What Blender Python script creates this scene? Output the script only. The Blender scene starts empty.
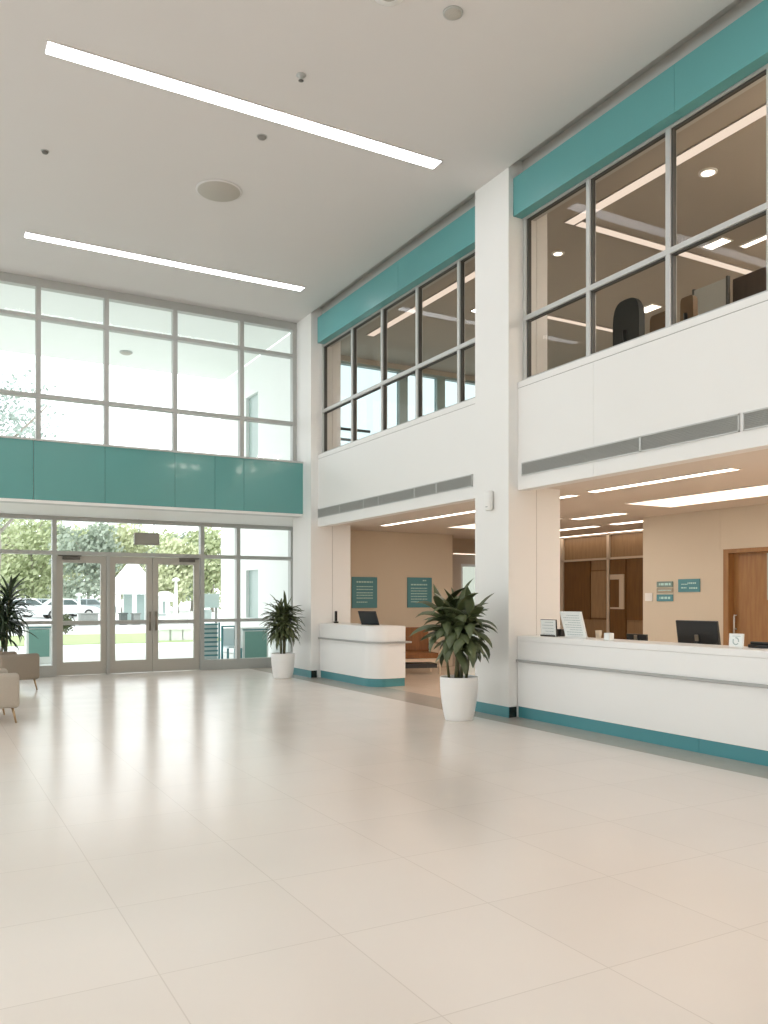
import bpy, bmesh, math, random
from mathutils import Vector, Matrix
R = random.Random(7)
PI = math.pi
scn = bpy.context.scene
COL = scn.collection

# ------------------------------------------------------------------ camera
EYE = 1.4
FPX, YAW, HZ = 830.0, math.radians(29.08), 599.0
cam = bpy.data.cameras.new('camera'); co = bpy.data.objects.new('camera', cam); COL.objects.link(co)
co.location = (0, 0, EYE); co.rotation_euler = (PI/2, 0, -YAW)
cam.sensor_fit = 'HORIZONTAL'; cam.sensor_width = 36; cam.lens = FPX/768*36
cam.shift_y = (HZ-512)/768; cam.clip_start = 0.05; cam.clip_end = 600
scn.camera = co

def ray(px):                     # horizontal direction of a column of the photo
    t = (px-384)/FPX
    return (math.sin(YAW)+t*math.cos(YAW), math.cos(YAW)-t*math.sin(YAW))
def on_y(px, Y):                 # x where that column meets the plane y = Y
    d = ray(px); return d[0]*Y/d[1]
def on_x(px, X):
    d = ray(px); return d[1]*X/d[0]
def h_y(px, py, Y): return EYE+(HZ-py)*(Y/ray(px)[1])/FPX
def h_x(px, py, X): return EYE+(HZ-py)*(X/ray(px)[0])/FPX
def on_z(px, py, z):
    zc = (z-EYE)*FPX/(HZ-py); d = ray(px); return (d[0]*zc, d[1]*zc)

# ------------------------------------------------------------------ materials
def lin(c):
    if isinstance(c, str): c = [int(c[i:i+2], 16)/255 for i in (0, 2, 4)]
    return [v/12.92 if v <= .04045 else ((v+.055)/1.055)**2.4 for v in c]+[1]
def pmat(name, c, rough=.5, metal=0, spec=.5, noise=0, scale=4, bump=0, bscale=60, coat=0):
    m = bpy.data.materials.new(name); m.use_nodes = True
    n, l = m.node_tree.nodes, m.node_tree.links
    b = n['Principled BSDF']; col = lin(c)
    b.inputs['Base Color'].default_value = col; b.inputs['Roughness'].default_value = rough
    b.inputs['Metallic'].default_value = metal; b.inputs['Specular IOR Level'].default_value = spec
    b.inputs['Coat Weight'].default_value = coat
    tc = n.new('ShaderNodeTexCoord')
    if noise:
        t = n.new('ShaderNodeTexNoise'); t.inputs['Scale'].default_value = scale; t.inputs['Detail'].default_value = 5
        l.new(tc.outputs['Object'], t.inputs['Vector'])
        mx = n.new('ShaderNodeMix'); mx.data_type = 'RGBA'
        mx.inputs[6].default_value = [v*(1-noise) for v in col[:3]]+[1]
        mx.inputs[7].default_value = [min(1, v*(1+noise)) for v in col[:3]]+[1]
        l.new(t.outputs['Fac'], mx.inputs[0]); l.new(mx.outputs[2], b.inputs['Base Color'])
    if bump:
        t2 = n.new('ShaderNodeTexNoise'); t2.inputs['Scale'].default_value = bscale
        l.new(tc.outputs['Object'], t2.inputs['Vector'])
        bp = n.new('ShaderNodeBump'); bp.inputs['Strength'].default_value = bump; bp.inputs['Distance'].default_value = .01
        l.new(t2.outputs['Fac'], bp.inputs['Height']); l.new(bp.outputs['Normal'], b.inputs['Normal'])
    return m
def emat(name, c, s):
    m = bpy.data.materials.new(name); m.use_nodes = True
    n, l = m.node_tree.nodes, m.node_tree.links
    n.remove(n['Principled BSDF']); e = n.new('ShaderNodeEmission')
    e.inputs[0].default_value = lin(c); e.inputs[1].default_value = s
    l.new(e.outputs[0], n['Material Output'].inputs[0]); return m
def gmat(name, tint, ior=1.45, refl=1.0):
    m = bpy.data.materials.new(name); m.use_nodes = True
    n, l = m.node_tree.nodes, m.node_tree.links
    n.remove(n['Principled BSDF'])
    t = n.new('ShaderNodeBsdfTransparent'); t.inputs[0].default_value = lin(tint)
    g = n.new('ShaderNodeBsdfGlossy'); g.inputs['Roughness'].default_value = .02; g.inputs[0].default_value = (refl, refl, refl, 1)
    f = n.new('ShaderNodeFresnel')
    ge = n.new('ShaderNodeNewGeometry'); io = n.new('ShaderNodeMix'); io.inputs[2].default_value = ior; io.inputs[3].default_value = 1/ior
    l.new(ge.outputs['Backfacing'], io.inputs[0]); l.new(io.outputs[0], f.inputs[0])   # same reflection on either side of the pane
    mx = n.new('ShaderNodeMixShader')
    l.new(f.outputs[0], mx.inputs[0]); l.new(t.outputs[0], mx.inputs[1]); l.new(g.outputs[0], mx.inputs[2])
    l.new(mx.outputs[0], n['Material Output'].inputs[0]); return m
def wood(name, c1, c2, rough=.45, sc=(1, 1, .12)):
    m = pmat(name, c1, rough); n, l = m.node_tree.nodes, m.node_tree.links
    tc = n.new('ShaderNodeTexCoord'); mp = n.new('ShaderNodeMapping'); mp.inputs['Scale'].default_value = sc
    t = n.new('ShaderNodeTexNoise'); t.inputs['Scale'].default_value = 22; t.inputs['Detail'].default_value = 6
    cr = n.new('ShaderNodeValToRGB'); cr.color_ramp.elements[0].color = lin(c1); cr.color_ramp.elements[1].color = lin(c2)
    cr.color_ramp.elements[0].position = .35; cr.color_ramp.elements[1].position = .65
    l.new(tc.outputs['Object'], mp.inputs[0]); l.new(mp.outputs[0], t.inputs['Vector']); l.new(t.outputs['Fac'], cr.inputs[0])
    l.new(cr.outputs[0], n['Principled BSDF'].inputs['Base Color']); return m
def tilemat(name, c, line, w, h, ox, oy, rough, skew=0, lw=.005, noise=.03):
    m = pmat(name, c, rough); n, l = m.node_tree.nodes, m.node_tree.links
    b = n['Principled BSDF']
    tc = n.new('ShaderNodeTexCoord'); sp = n.new('ShaderNodeSeparateXYZ'); l.new(tc.outputs['Object'], sp.inputs[0])
    def M(op, a, bb=None):
        x = n.new('ShaderNodeMath'); x.operation = op
        for i, v in enumerate((a, bb)):
            if v is None: continue
            if isinstance(v, (int, float)): x.inputs[i].default_value = v
            else: l.new(v, x.inputs[i])
        return x.outputs[0]
    def joint(v, per, off):
        fr = M('FRACT', M('DIVIDE', M('SUBTRACT', v, off), per))
        d = M('MINIMUM', fr, M('SUBTRACT', 1.0, fr))
        return M('LESS_THAN', M('MULTIPLY', d, per), lw/2)
    xx = sp.outputs[0]
    if skew: xx = M('ADD', xx, M('MULTIPLY', sp.outputs[1], -skew))
    j = M('MAXIMUM', joint(xx, w, ox), joint(sp.outputs[1], h, oy))
    # a slight tone of its own for each tile
    cx = M('FLOOR', M('DIVIDE', M('SUBTRACT', xx, ox), w)); cy = M('FLOOR', M('DIVIDE', M('SUBTRACT', sp.outputs[1], oy), h))
    cb = n.new('ShaderNodeCombineXYZ'); l.new(cx, cb.inputs[0]); l.new(cy, cb.inputs[1])
    wn = n.new('ShaderNodeTexWhiteNoise'); wn.noise_dimensions = '3D'; l.new(cb.outputs[0], wn.inputs['Vector'])
    t = n.new('ShaderNodeTexNoise'); t.inputs['Scale'].default_value = 1.6; t.inputs['Detail'].default_value = 6
    l.new(tc.outputs['Object'], t.inputs['Vector'])
    f = M('ADD', M('MULTIPLY', wn.outputs['Value'], .4), M('MULTIPLY', t.outputs['Fac'], .6))
    col = lin(c)
    mx = n.new('ShaderNodeMix'); mx.data_type = 'RGBA'
    mx.inputs[6].default_value = [v*(1-noise) for v in col[:3]]+[1]; mx.inputs[7].default_value = [min(1, v*(1+noise)) for v in col[:3]]+[1]
    l.new(f, mx.inputs[0])
    mj = n.new('ShaderNodeMix'); mj.data_type = 'RGBA'; l.new(j, mj.inputs[0]); l.new(mx.outputs[2], mj.inputs[6]); mj.inputs[7].default_value = lin(line)
    l.new(mj.outputs[2], b.inputs['Base Color'])
    rr = M('ADD', M('MULTIPLY', t.outputs['Fac'], .08), rough-.04); l.new(rr, b.inputs['Roughness'])
    return m

WHITE = pmat('white_paint', 'ecebe8', .55, noise=.015, scale=1.5)
CEIL = pmat('ceiling_paint', 'dad7d5', .8, noise=.015, scale=.8)
CEILD = pmat('slot_paint', 'c9c7c2', .8)
FLOOR = tilemat('cream_floor_tiles', 'e5dcd3', 'd6ccc2', .752, .77, .02, .03, .2)
FLOOR2 = tilemat('inner_floor_tiles', 'd9c5b3', 'c4ab97', .77, .77, .0, .0, .22)
BORDER = pmat('grey_stone_border', 'b3aaa0', .22, noise=.08, scale=9)
TEAL = pmat('teal_panel', '5f9f9f', .35, noise=.02, scale=2)
TEALG = pmat('teal_glass', '64a09c', .16, noise=.02, scale=2, coat=.2)
TEALK = pmat('teal_kick', '4b8f96', .35, noise=.03, scale=5)
BLACKB = pmat('black_base', '20231f', .25, noise=.2, scale=20)
ALU = pmat('grey_aluminium', 'b4b5b1', .42, .1)
ALUW = pmat('pale_aluminium', 'c6c7c4', .45, .2)
ALUD = pmat('dark_gasket', '4a4a46', .6)
DOORF = pmat('door_aluminium', 'b9b5ac', .42, .1)
STEEL = pmat('steel', '8e8578', .3, .9)
BEIGE = pmat('beige_wall_paint', 'd2c6b2', .6, noise=.02, scale=2)
BEIGE2 = pmat('pillar_beige', 'd8cabb', .6, noise=.015, scale=2)
TAUPE = pmat('taupe_paint', 'b3a593', .7, noise=.02, scale=2)
BCEIL = pmat('warm_ceiling_paint', 'dcd4ca', .75, noise=.02, scale=2)
UCEIL = pmat('office_ceiling_paint', 'b6ada2', .75, noise=.02, scale=2)
DARKJ = pmat('dark_joint', '5b5045', .7)
WOODD = wood('dark_oak', '5f3f1a', '6c4a20')
WOODM = wood('oak_door', '94693f', 'a17848')
WOODT = wood('tan_panel', '86694a', '907352')
COUNTER = pmat('white_solid_surface', 'f0f0ee', .3, noise=.012, scale=2)
RAILM = pmat('grey_rail', 'a9a9a6', .4, .3)
PLATE = pmat('white_plastic', 'e9e8e4', .4, noise=.01)
BLACK = pmat('black_plastic', '17191a', .35, noise=.1, scale=30)
SCREEN = pmat('dark_screen', '23282a', .12)
PAPER = pmat('paper', 'edf1ef', .8, noise=.01)
INK = pmat('grey_ink', 'a9b7b7', .8)
LETTER = pmat('pale_lettering', 'b9dcd9', .6)
POT = pmat('pot_white', 'efefed', .3, noise=.012, scale=4)
SOIL = pmat('soil', '3b3026', .95, noise=.4, scale=40, bump=.6)
LEAF = pmat('dark_leaf', '566040', .38, noise=.35, scale=7)
LEAF2 = pmat('mid_leaf', '525c3a', .42, noise=.35, scale=9)
LEAF3 = pmat('palm_leaf', '35452e', .42, noise=.35, scale=9)
STEM = pmat('cane', '5c5a3a', .6, noise=.3, scale=20)
FABRIC = pmat('taupe_fabric', '94897b', .9, noise=.06, scale=60, bump=.25, bscale=220)
FABRIC2 = pmat('light_fabric', 'b5ac9f', .9, noise=.05, scale=60, bump=.25, bscale=220)
BRASS = pmat('brass', 'b59a78', .3, .9)
BROWNF = wood('brown_seat', '7a4a1e', '8a5727', .55)
PALEM = pmat('pale_metal', 'cdbca6', .4, .3)
GLASS = gmat('clear_glass', 'f8fbfa', refl=.5)
GLASSU = gmat('tinted_glass', 'e6e2dc', refl=.35)
GLASSB = gmat('blue_tinted_glass', 'b9cdd3', refl=.5)
GLASSP = gmat('dim_glass', '8c9086', refl=.5)
LED = emat('led_diffuser', 'f8faff', 9)
LEDW = emat('warm_led', 'ffeedd', 5)
LEDP = emat('warm_panel_light', 'ffebd6', 1.7)
LEDU = emat('office_led', 'ffeddd', 1.0)
FILLO = emat('office_fill_panel', 'fffaf4', 32)  # only for the unseen panels added to brighten the office
FILLR = emat('reception_fill_panel', 'fff6ee', 16)  # only for the unseen panels added to brighten the reception
OFW = pmat('office_wall_paint', 'c6b9a8', .7, noise=.02, scale=2)
CARPET = pmat('office_carpet', 'cbc3b7', .95, noise=.05, scale=40)
DOWN = emat('downlight_lens', 'fff6ee', 4)
SPEAK = pmat('speaker_mesh', 'b9b4ab', .7, bump=.4, bscale=400)
DARKM = pmat('dark_metal', '6b6862', .5, .3)
GRAV = pmat('pale_pavement', 'd9dbd8', .8, noise=.05, scale=.6)
LAWN = pmat('lawn_green', '9fb07c', .95, noise=.12, scale=2, bump=.4, bscale=30)
ASPH = pmat('pale_road', 'c9cccb', .85, noise=.05, scale=.4)
TREE = [pmat('tree_leaf_'+k_, c_, .8, noise=.2, scale=.6) for k_, c_ in (('a', 'b9c29a'), ('b', 'a5b09f'), ('c', 'c6cba6'), ('d', 'a3afa9'))]  # glare haze through the glass is mixed into these pale greens
BARK = pmat('bark', 'a19a90', .9, noise=.2, scale=8)
EXTW = pmat('exterior_render', 'eef0ee', .7, noise=.01)
EXTG = pmat('grey_green_glazing', 'a3b4b0', .3)
TEALP = pmat('teal_board', '558f98', .45, noise=.03)
TEALB = pmat('planter_teal', '74a096', .6, noise=.03)
TEALD = pmat('teal_slat', '4b8a90', .4)
GREYB = pmat('grey_block', '8b8e8a', .8, noise=.1, scale=6)
DARKB = pmat('dark_planter', '565c59', .7)
CARW = pmat('car_white', 'e4e7e7', .25, coat=.5)
CARG = pmat('car_grey', '9aa5a6', .25, coat=.5)
CARGL = pmat('car_glass', '53605f', .1)
TYRE = pmat('tyre', '333433', .8)

# ------------------------------------------------------------------ mesh helpers
class MB:
    def __init__(s): s.bm = bmesh.new()
    def box(s, x0, x1, y0, y1, z0, z1, bev=0, mat=None, seg=2):
        xs, ys, zs = sorted((x0, x1)), sorted((y0, y1)), sorted((z0, z1))
        v = [s.bm.verts.new((x, y, z)) for z in zs for y in ys for x in xs]
        F = [(0, 2, 3, 1), (4, 5, 7, 6), (0, 1, 5, 4), (2, 6, 7, 3), (0, 4, 6, 2), (1, 3, 7, 5)]
        fs = [s.bm.faces.new([v[i] for i in f]) for f in F]
        if mat is not None:
            bmesh.ops.transform(s.bm, matrix=mat, verts=v)
        if bev:
            es = list({e for f in fs for e in f.edges})
            bmesh.ops.bevel(s.bm, geom=es, offset=bev, segments=seg, profile=.5, affect='EDGES')
        return s
    def prism(s, poly, z0, z1, bev=0):
        a = [s.bm.verts.new((x, y, z0)) for x, y in poly]; b = [s.bm.verts.new((x, y, z1)) for x, y in poly]
        n = len(poly); fs = [s.bm.faces.new(a[::-1]), s.bm.faces.new(b)]
        for i in range(n):
            fs.append(s.bm.faces.new((a[i], a[(i+1) % n], b[(i+1) % n], b[i])))
        if bev:
            es = [e for e in fs[1].edges]
            bmesh.ops.bevel(s.bm, geom=es, offset=bev, segments=2, profile=.5, affect='EDGES')
        return s
    def tube(s, pts, r, seg=10, caps=True):
        pts = [Vector(p) for p in pts]; rs = r if isinstance(r, (list, tuple)) else [r]*len(pts)
        rings = []
        for i, p in enumerate(pts):
            d = (pts[min(i+1, len(pts)-1)]-pts[max(i-1, 0)]).normalized()
            u = d.cross(Vector((0, 0, 1)))
            u = Vector((1, 0, 0)) if u.length < 1e-3 else u.normalized()
            w = d.cross(u)
            rings.append([s.bm.verts.new(p+(u*math.cos(2*PI*k/seg)+w*math.sin(2*PI*k/seg))*rs[i]) for k in range(seg)])
        for A, B in zip(rings, rings[1:]):
            for k in range(seg):
                f = s.bm.faces.new((A[k], A[(k+1) % seg], B[(k+1) % seg], B[k])); f.smooth = True
        if caps:
            s.bm.faces.new(rings[0][::-1]); s.bm.faces.new(rings[-1])
        return s
    def lathe(s, prof, c=(0, 0, 0), seg=40, cap0=True, cap1=True):
        rings = [[s.bm.verts.new((c[0]+r*math.cos(2*PI*k/seg), c[1]+r*math.sin(2*PI*k/seg), c[2]+z)) for k in range(seg)] for r, z in prof]
        for A, B in zip(rings, rings[1:]):
            for k in range(seg):
                f = s.bm.faces.new((A[k], A[(k+1) % seg], B[(k+1) % seg], B[k])); f.smooth = True
        if cap0: s.bm.faces.new(rings[0][::-1])
        if cap1: s.bm.faces.new(rings[-1])
        return s
    def quad(s, *ps):
        s.bm.faces.new([s.bm.verts.new(p) for p in ps]); return s
    def xf(s, M): bmesh.ops.transform(s.bm, matrix=M, verts=s.bm.verts); return s
    def smooth(s):
        for f in s.bm.faces: f.smooth = True
        return s
    def build(s, name, mat, parent=None, loc=None, fix=True):
        if fix: bmesh.ops.recalc_face_normals(s.bm, faces=s.bm.faces)
        me = bpy.data.meshes.new(name); s.bm.to_mesh(me); s.bm.free()
        for m in (mat if isinstance(mat, (list, tuple)) else [mat]): me.materials.append(m)
        o = bpy.data.objects.new(name, me); COL.objects.link(o)
        if parent is not None: o.parent = parent
        if loc is not None: o.location = loc
        return o
def empty(name, loc=(0, 0, 0), rz=0):
    o = bpy.data.objects.new(name, None); COL.objects.link(o); o.location = loc; o.rotation_euler = (0, 0, rz)
    o.empty_display_size = .1; return o
def tag(o, label, cat, group=None, kind=None):
    o['label'] = label; o['category'] = cat
    if group: o['group'] = group
    if kind: o['kind'] = kind
    return o
def struct(o, label=None, cat=None):
    o['kind'] = 'structure'
    if label: o['label'] = label
    if cat: o['category'] = cat
    return o
def copy_tree(o, parent=None):
    c = o.copy(); COL.objects.link(c); c.parent = parent
    for ch in list(o.children): copy_tree(ch, c)
    return c

# ------------------------------------------------------------------ principal planes
XC, XW, XT, XG, XK = 6.044, 6.18, 6.11, 6.30, 6.17     # column face, fascia, teal band, upper glass, counter front
H = 6.495
Y1, Y2, YP, YF, YB, YG = 7.843, 8.522, 13.54, 14.25, 13.90, 16.06
ZS = 2.745                                                # soffit of the reception bays
XL, YN = -8.0, -6.0                                       # far side walls out of view
ZSILL = h_y(150, 448.5, YB); ZTB = h_y(150, 508.5, YB)     # teal spandrel top / bottom
ZT1, ZT2 = h_y(150, 335, YF), h_y(150, 408.5, YF)
ZHEAD = h_y(150, 307, YF)
ZDH = h_y(130, 555.5, YG)
ZMID = h_y(203, 620.5, YG)
XR2 = 6.78                                                # side wall of the entrance recess

# ------------------------------------------------------------------ floor
m = MB().box(XL, 5.75, YN, YG+.1, -.2, 0)
struct(m.build('floor', FLOOR), 'cream polished tile floor of the lobby', 'floor')
struct(MB().box(5.7505, 6.42, YN, 14.36, -.2, 0).box(5.7505, 6.7895, 14.3605, YG+.1, -.2, 0).build('trim_1', BORDER), 'grey stone strip let into the floor along the counters', 'floor border')
struct(MB().box(6.4205, 14, YN, 14.36, -.2, 0).box(6.79, 14, 14.3605, YG+.1, -.2, 0).box(7.6, 14, YG+.1005, 18, -.2, 0).build('floor.001', FLOOR2), 'pinkish tile floor behind the counters', 'floor')

# ------------------------------------------------------------------ ceiling
m = MB()
m.box(XL, XC, YN, YF+.12, H, H+.12)
struct(m.build('ceiling', CEIL), 'tall plain ceiling of the lobby', 'ceiling')
struct(MB().box(XL-.2, 14, YN-.2, YF+.12, H+.121, H+.3).build('ceiling.001', CEILD), 'raised slot along the ceiling edge', 'ceiling')

# ------------------------------------------------------------------ columns and pilaster
def column(ya, yb, label):
    e = struct(empty('column', ((XC+6.83)/2, (ya+yb)/2, 0)), label, 'column')
    cx, cy = e.location[0], e.location[1]
    B = lambda mb: mb.xf(Matrix.Translation((-cx, -cy, 0)))
    B(MB().box(XC, 6.462, ya, yb, .0, H+.119).box(6.468, 6.83, ya, yb, .0, ZS+.4).box(6.468, 6.63, ya, yb, ZS+.4005, H+.119).box(6.455, 6.475, ya+.02, yb-.02, 0, H+.11)).build('shaft', WHITE, e)
    B(MB().box(6.4625, 6.4675, ya+.004, ya+.019, .13, ZS)).build('joint', DARKJ, e)
    B(MB().box(XC-.012, XC-.001, ya-.012, yb, 0, .125)).build('base_strip', TEALK, e)
    B(MB().box(XC-.0005, XC+.11, ya-.012, ya-.001, 0, .125)).build('base_strip', BLACKB, e)  # this face of the base is black, the adjoining one teal
    return e
column(Y1, Y2, 'white square column between the two reception bays')
column(YP, YF+.12, 'white pilaster where the reception side meets the entrance wall')
wr = MB().box(XR2, XR2+.2, YF+.121, YG+.2, 0, ZTB+.3)
struct(wr.build('wall_entrance', WHITE), 'white side wall of the entrance recess', 'wall')
struct(MB().box(XR2-.012, XR2-.001, YF+.121, YG-.06, 0, .12).build('baseboard_entrance', TEALK))

# ------------------------------------------------------------------ reception side wall: fascia, teal band, upper glazing, grilles
zpar, ztb, ztt, ZF = 3.973, 5.925, 6.375, 2.69
bays = [('far', Y2+.001, YP-.001), ('near', YN, Y1-.001)]
for nm, a, b in bays:
    w = struct(empty('wall_'+nm, (XW, (a+b)/2, ZS)), 'white fascia above the %s reception bay' % nm, 'wall')
    c = Matrix.Translation((-XW, -(a+b)/2, -ZS))
    joints = [on_x(593.5, XW)] if nm == 'near' else []
    ed = [b]+[j for j in joints]+[a]
    m = MB()
    for j in range(len(ed)-1):
        m.box(XW, XW+.16, ed[j]-(.003 if j else 0), ed[j+1], ZF, zpar-.075)
    m.box(XW+.01, XW+.158, a, b, ZF+.01, zpar-.076)
    m.xf(c).build('fascia', WHITE, w)
    MB().box(XW-.004, XW+.20, a, b, zpar-.07, zpar).xf(c).build('cap', WHITE, w)
    MB().box(XW+.003, XW+.1, a, b, zpar-.075, zpar-.07).xf(c).build('shadow_joint', DARKM, w)
    MB().box(XW+.07, XW+.26, a, b, ztb+.02, H+.12).xf(c).build('head', CEILD, w)
# teal bands
tj = {'far': [on_x(398, XT)], 'near': [on_x(674.5, XT)]}
k = 2
for nm, a, b in bays:
    e = struct(empty('trim_%d' % k, (XT, (a+b)/2, ztb)), 'teal band above the upper windows of the %s bay' % nm, 'band'); k += 1
    c = Matrix.Translation((-XT, -(a+b)/2, -ztb))
    ed = sorted([a]+tj[nm]+([tj[nm][0]-3.2, tj[nm][0]-6.4] if nm == 'near' else [])+[b])
    if nm == 'far': ed[-1] = on_x(317.5, XT)
    for p, q in zip(ed, ed[1:]):
        MB().box(XT, XW+.06, p+.0015, q-.0015, ztb, ztt).xf(c).build('band_panel', TEAL, e)

def glazing_x(name, X, a, b, z0, z1, mull, trans, fm, gm, fw=.055, dep=.09, label=None):
    e = struct(empty(name, (X, (a+b)/2, z0)), label, 'window')
    c = Matrix.Translation((-X, -(a+b)/2, -z0))
    f = MB(); g = MB(); d = MB()
    ys = [a]+sorted(mull)+[b]
    for i, y in enumerate(ys):
        y0, y1 = (y, y+fw) if i == 0 else ((y-fw, y) if i == len(ys)-1 else (y-fw/2, y+fw/2))
        f.box(X-dep/2, X+dep/2, y0, y1, z0, z1)
        d.box(X-dep/2+.02, X+dep/2-.02, y0-.014, y1+.014, z0+.002, z1-.002)
    for z in [z0]+trans+[z1]:
        q0, q1 = (z, z+fw*.8) if z == z0 else ((z-fw, z) if z == z1 else (z-fw/2, z+fw/2))
        f.box(X-dep/2-.004, X+dep/2+.004, a, b, q0, q1)
        d.box(X-dep/2+.02, X+dep/2-.02, a, b, q0-.012, q1+.012)
    f.xf(c).build('window_frame', fm, e)
    d.xf(c).build('gasket', ALUD, e)
    g.quad((X, a+.01, z0+.01), (X, b-.01, z0+.01), (X, b-.01, z1-.01), (X, a+.01, z1-.01)).xf(c).build('pane', gm, e)
    return e
XGf = XG
ztr_n = h_x(531, 317.5, XG); ztr_f = h_x(384, 384, XG)
glazing_x('window_1', XG, bays[0][1], bays[0][2], zpar, ztb+.04, [on_x(p, XG) for p in (354, 384, 419, 461)], [ztr_f], ALUW, GLASSU, label='upper office windows over the far reception bay')
s = on_x(591, XG)-on_x(671, XG)
nm_ = [on_x(591, XG), on_x(671, XG)]
while nm_[-1]-s > YN: nm_.append(nm_[-1]-s)
glazing_x('window_2', XG, bays[1][1], bays[1][2], zpar, ztb+.04, nm_, [ztr_n], ALUW, GLASSU, label='upper office windows over the near reception bay')

def grille(a, b, z0, z1, divs, label):
    e = tag(empty('ventilation_grille', (XW, (a+b)/2, z0)), label, 'vent', 'linear grilles on the fascia')
    c = Matrix.Translation((-XW, -(a+b)/2, -z0)); t = .012
    f = MB().box(XW-.016, XW-.002, a, b, z0, z0+t).box(XW-.016, XW-.002, a, b, z1-t, z1)
    for y in [a]+divs+[b]:
        f.box(XW-.016, XW-.002, max(a, y-.011), min(b, y+.011), z0, z1)
    f.xf(c).build('grille_frame', ALUW, e)
    sl = MB(); n = 9
    for i in range(n):
        z = z0+t+(i+.5)*(z1-z0-2*t)/n
        M = Matrix.Translation((XW-.009, (a+b)/2, z))@Matrix.Rotation(.7, 4, 'Y')
        sl.box(-.007, .007, -(b-a)/2+.004, (b-a)/2-.004, -.002, .002, mat=M)
    sl.xf(c).build('slats', ALU, e)
    MB().box(XW-.004, XW-.0015, a+.005, b-.005, z0+.004, z1-.004).xf(c).build('backing', pmat('grille_grey', '8b8b87', .7), e)
zv0, zv1 = 2.845, 3.003
grille(on_x(473, XW), on_x(318.5, XW), zv0, zv1, [on_x(p, XW) for p in (340, 364, 379, 415, 437)], 'long grey grille on the fascia over the small rounded counter')
grille(on_x(740, XW), on_x(522.5, XW), zv0, zv1, [on_x(641, XW)], 'long grey grille on the fascia over the long straight counter')
grille(1.0, on_x(744, XW), zv0, zv1, [2.4], 'grey grille cut off by the picture edge, next to the longest grille')

# ------------------------------------------------------------------ entrance wall, upper curtain wall
def glazing_y(name, Y, a, b, z0, z1, mull, trans, fm, gm, fw=.06, dep=.12, label=None, head=None, skip=None):
    e = struct(empty(name, ((a+b)/2, Y, z0)), label, 'window')
    c = Matrix.Translation((-(a+b)/2, -Y, -z0))
    f = MB()
    xs = [a]+sorted(mull)+[b]
    for i, x in enumerate(xs):
        x0, x1 = (x, x+fw) if i == 0 else ((x-fw, x) if i == len(xs)-1 else (x-fw/2, x+fw/2))
        f.box(x0, x1, Y-dep/2, Y+dep/2, z0, z1)
    for z, h in [(z0, fw*.8)]+[(t, fw*.8) for t in trans]+[(z1, head or fw)]:
        q0, q1 = (z, z+h) if z == z0 else ((z-h, z) if z == z1 else (z-h/2, z+h/2))
        f.box(a, b, Y-dep/2-.006, Y+dep/2+.006, q0, q1)
    f.xf(c).build('window_frame', fm, e)
    MB().quad((a+.01, Y, z0+.01), (b-.01, Y, z0+.01), (b-.01, Y, z1-.01), (a+.01, Y, z1-.01)).xf(c).build('pane', gm, e)
    return e
mu = [on_y(p, YF) for p in (38, 106, 174.5, 241)]
stp = mu[1]-mu[0]
while mu[0]-stp > XL: mu.insert(0, mu[0]-stp)
glazing_y('window_3', YF, XL, XC, ZSILL-.05, H-.001, mu, [ZT1, ZT2], ALU, GLASS, label='tall upper curtain wall over the teal band at the entrance', head=H-ZHEAD, fw=.075)
# teal spandrel band
e = struct(empty('trim_4', (XC-3, YB, ZTB)), 'glossy teal glass band over the entrance doors', 'band')
c = Matrix.Translation((-(XC-3), -YB, -ZTB))
js = [on_y(p, YB) for p in (33.5, 105, 175, 215, 244)]
ps = [XL, js[0]-2*(js[1]-js[0]), js[0]-(js[1]-js[0])]+js+[XC+.012]
for p, q in zip(ps, ps[1:]):
    MB().box(p+.003, q-.003, YB, YB+.03, ZTB+.045, ZSILL-.03).xf(c).build('band_panel', TEALG, e)
MB().box(XL, XC+.012, YB+.031, YF-.07, ZTB+.002, ZSILL-.04).xf(c).build('backing', ALUW, e)
MB().box(XL, XC+.012, YB-.02, YF-.068, ZSILL-.03, ZSILL).xf(c).build('sill', ALUW, e)
MB().box(XL, XC+.012, YB-.012, YB+.03, ZTB, ZTB+.042).xf(c).build('bottom_edge', WHITE, e)
struct(MB().box(XL, XR2+.2, YF-.067, YG+.4, ZTB+.001, ZSILL-.051).build('ceiling.002', WHITE), 'white soffit over the entrance doors', 'ceiling')

# ------------------------------------------------------------------ entrance wall, lower glazing and doors
xd = [on_y(p, YG) for p in (54, 57.5, 106, 109.5, 152, 198, 201)]
ed = struct(empty('window_4', (xd[0], YG, 0)), 'lower glazed entrance wall around the doors', 'window')
c = Matrix.Translation((-xd[0], -YG, 0))
D = .14
f = MB()
xr = XR2-.002
fwm = .075
lm = on_y(-40, YG)
def vpost(x, z0, z1, w=fwm): f.box(x-w/2, x+w/2, YG-D/2, YG+D/2, z0, z1)
vpost(xd[0], 0, ZTB); vpost(xd[6]+.01, 0, ZTB); vpost(on_y(237.5, YG), 0, ZTB); vpost(xr-.05, 0, ZTB, .1)
for i in range(1, 6): vpost(xd[0]-i*1.45, 0, ZTB)
f.box(XL, xr, YG-D/2-.005, YG+D/2+.005, ZTB-.07, ZTB)
f.box(XL, xr, YG-D/2-.005, YG+D/2+.005, ZDH-.02, ZDH+.05)
for a, b in ((XL, xd[0]), (xd[6], xr)):
    f.box(a, b, YG-D/2-.004, YG+D/2+.004, ZMID-.03, ZMID+.03)
    f.box(a, b, YG-D/2-.004, YG+D/2+.004, 0, .2)
f.box((xd[2]+xd[3])/2-.03, (xd[2]+xd[3])/2+.03, YG-D/2, YG+D/2, 0, ZDH)
f.xf(c).build('window_frame', ALU, ed)
g = MB()
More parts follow.
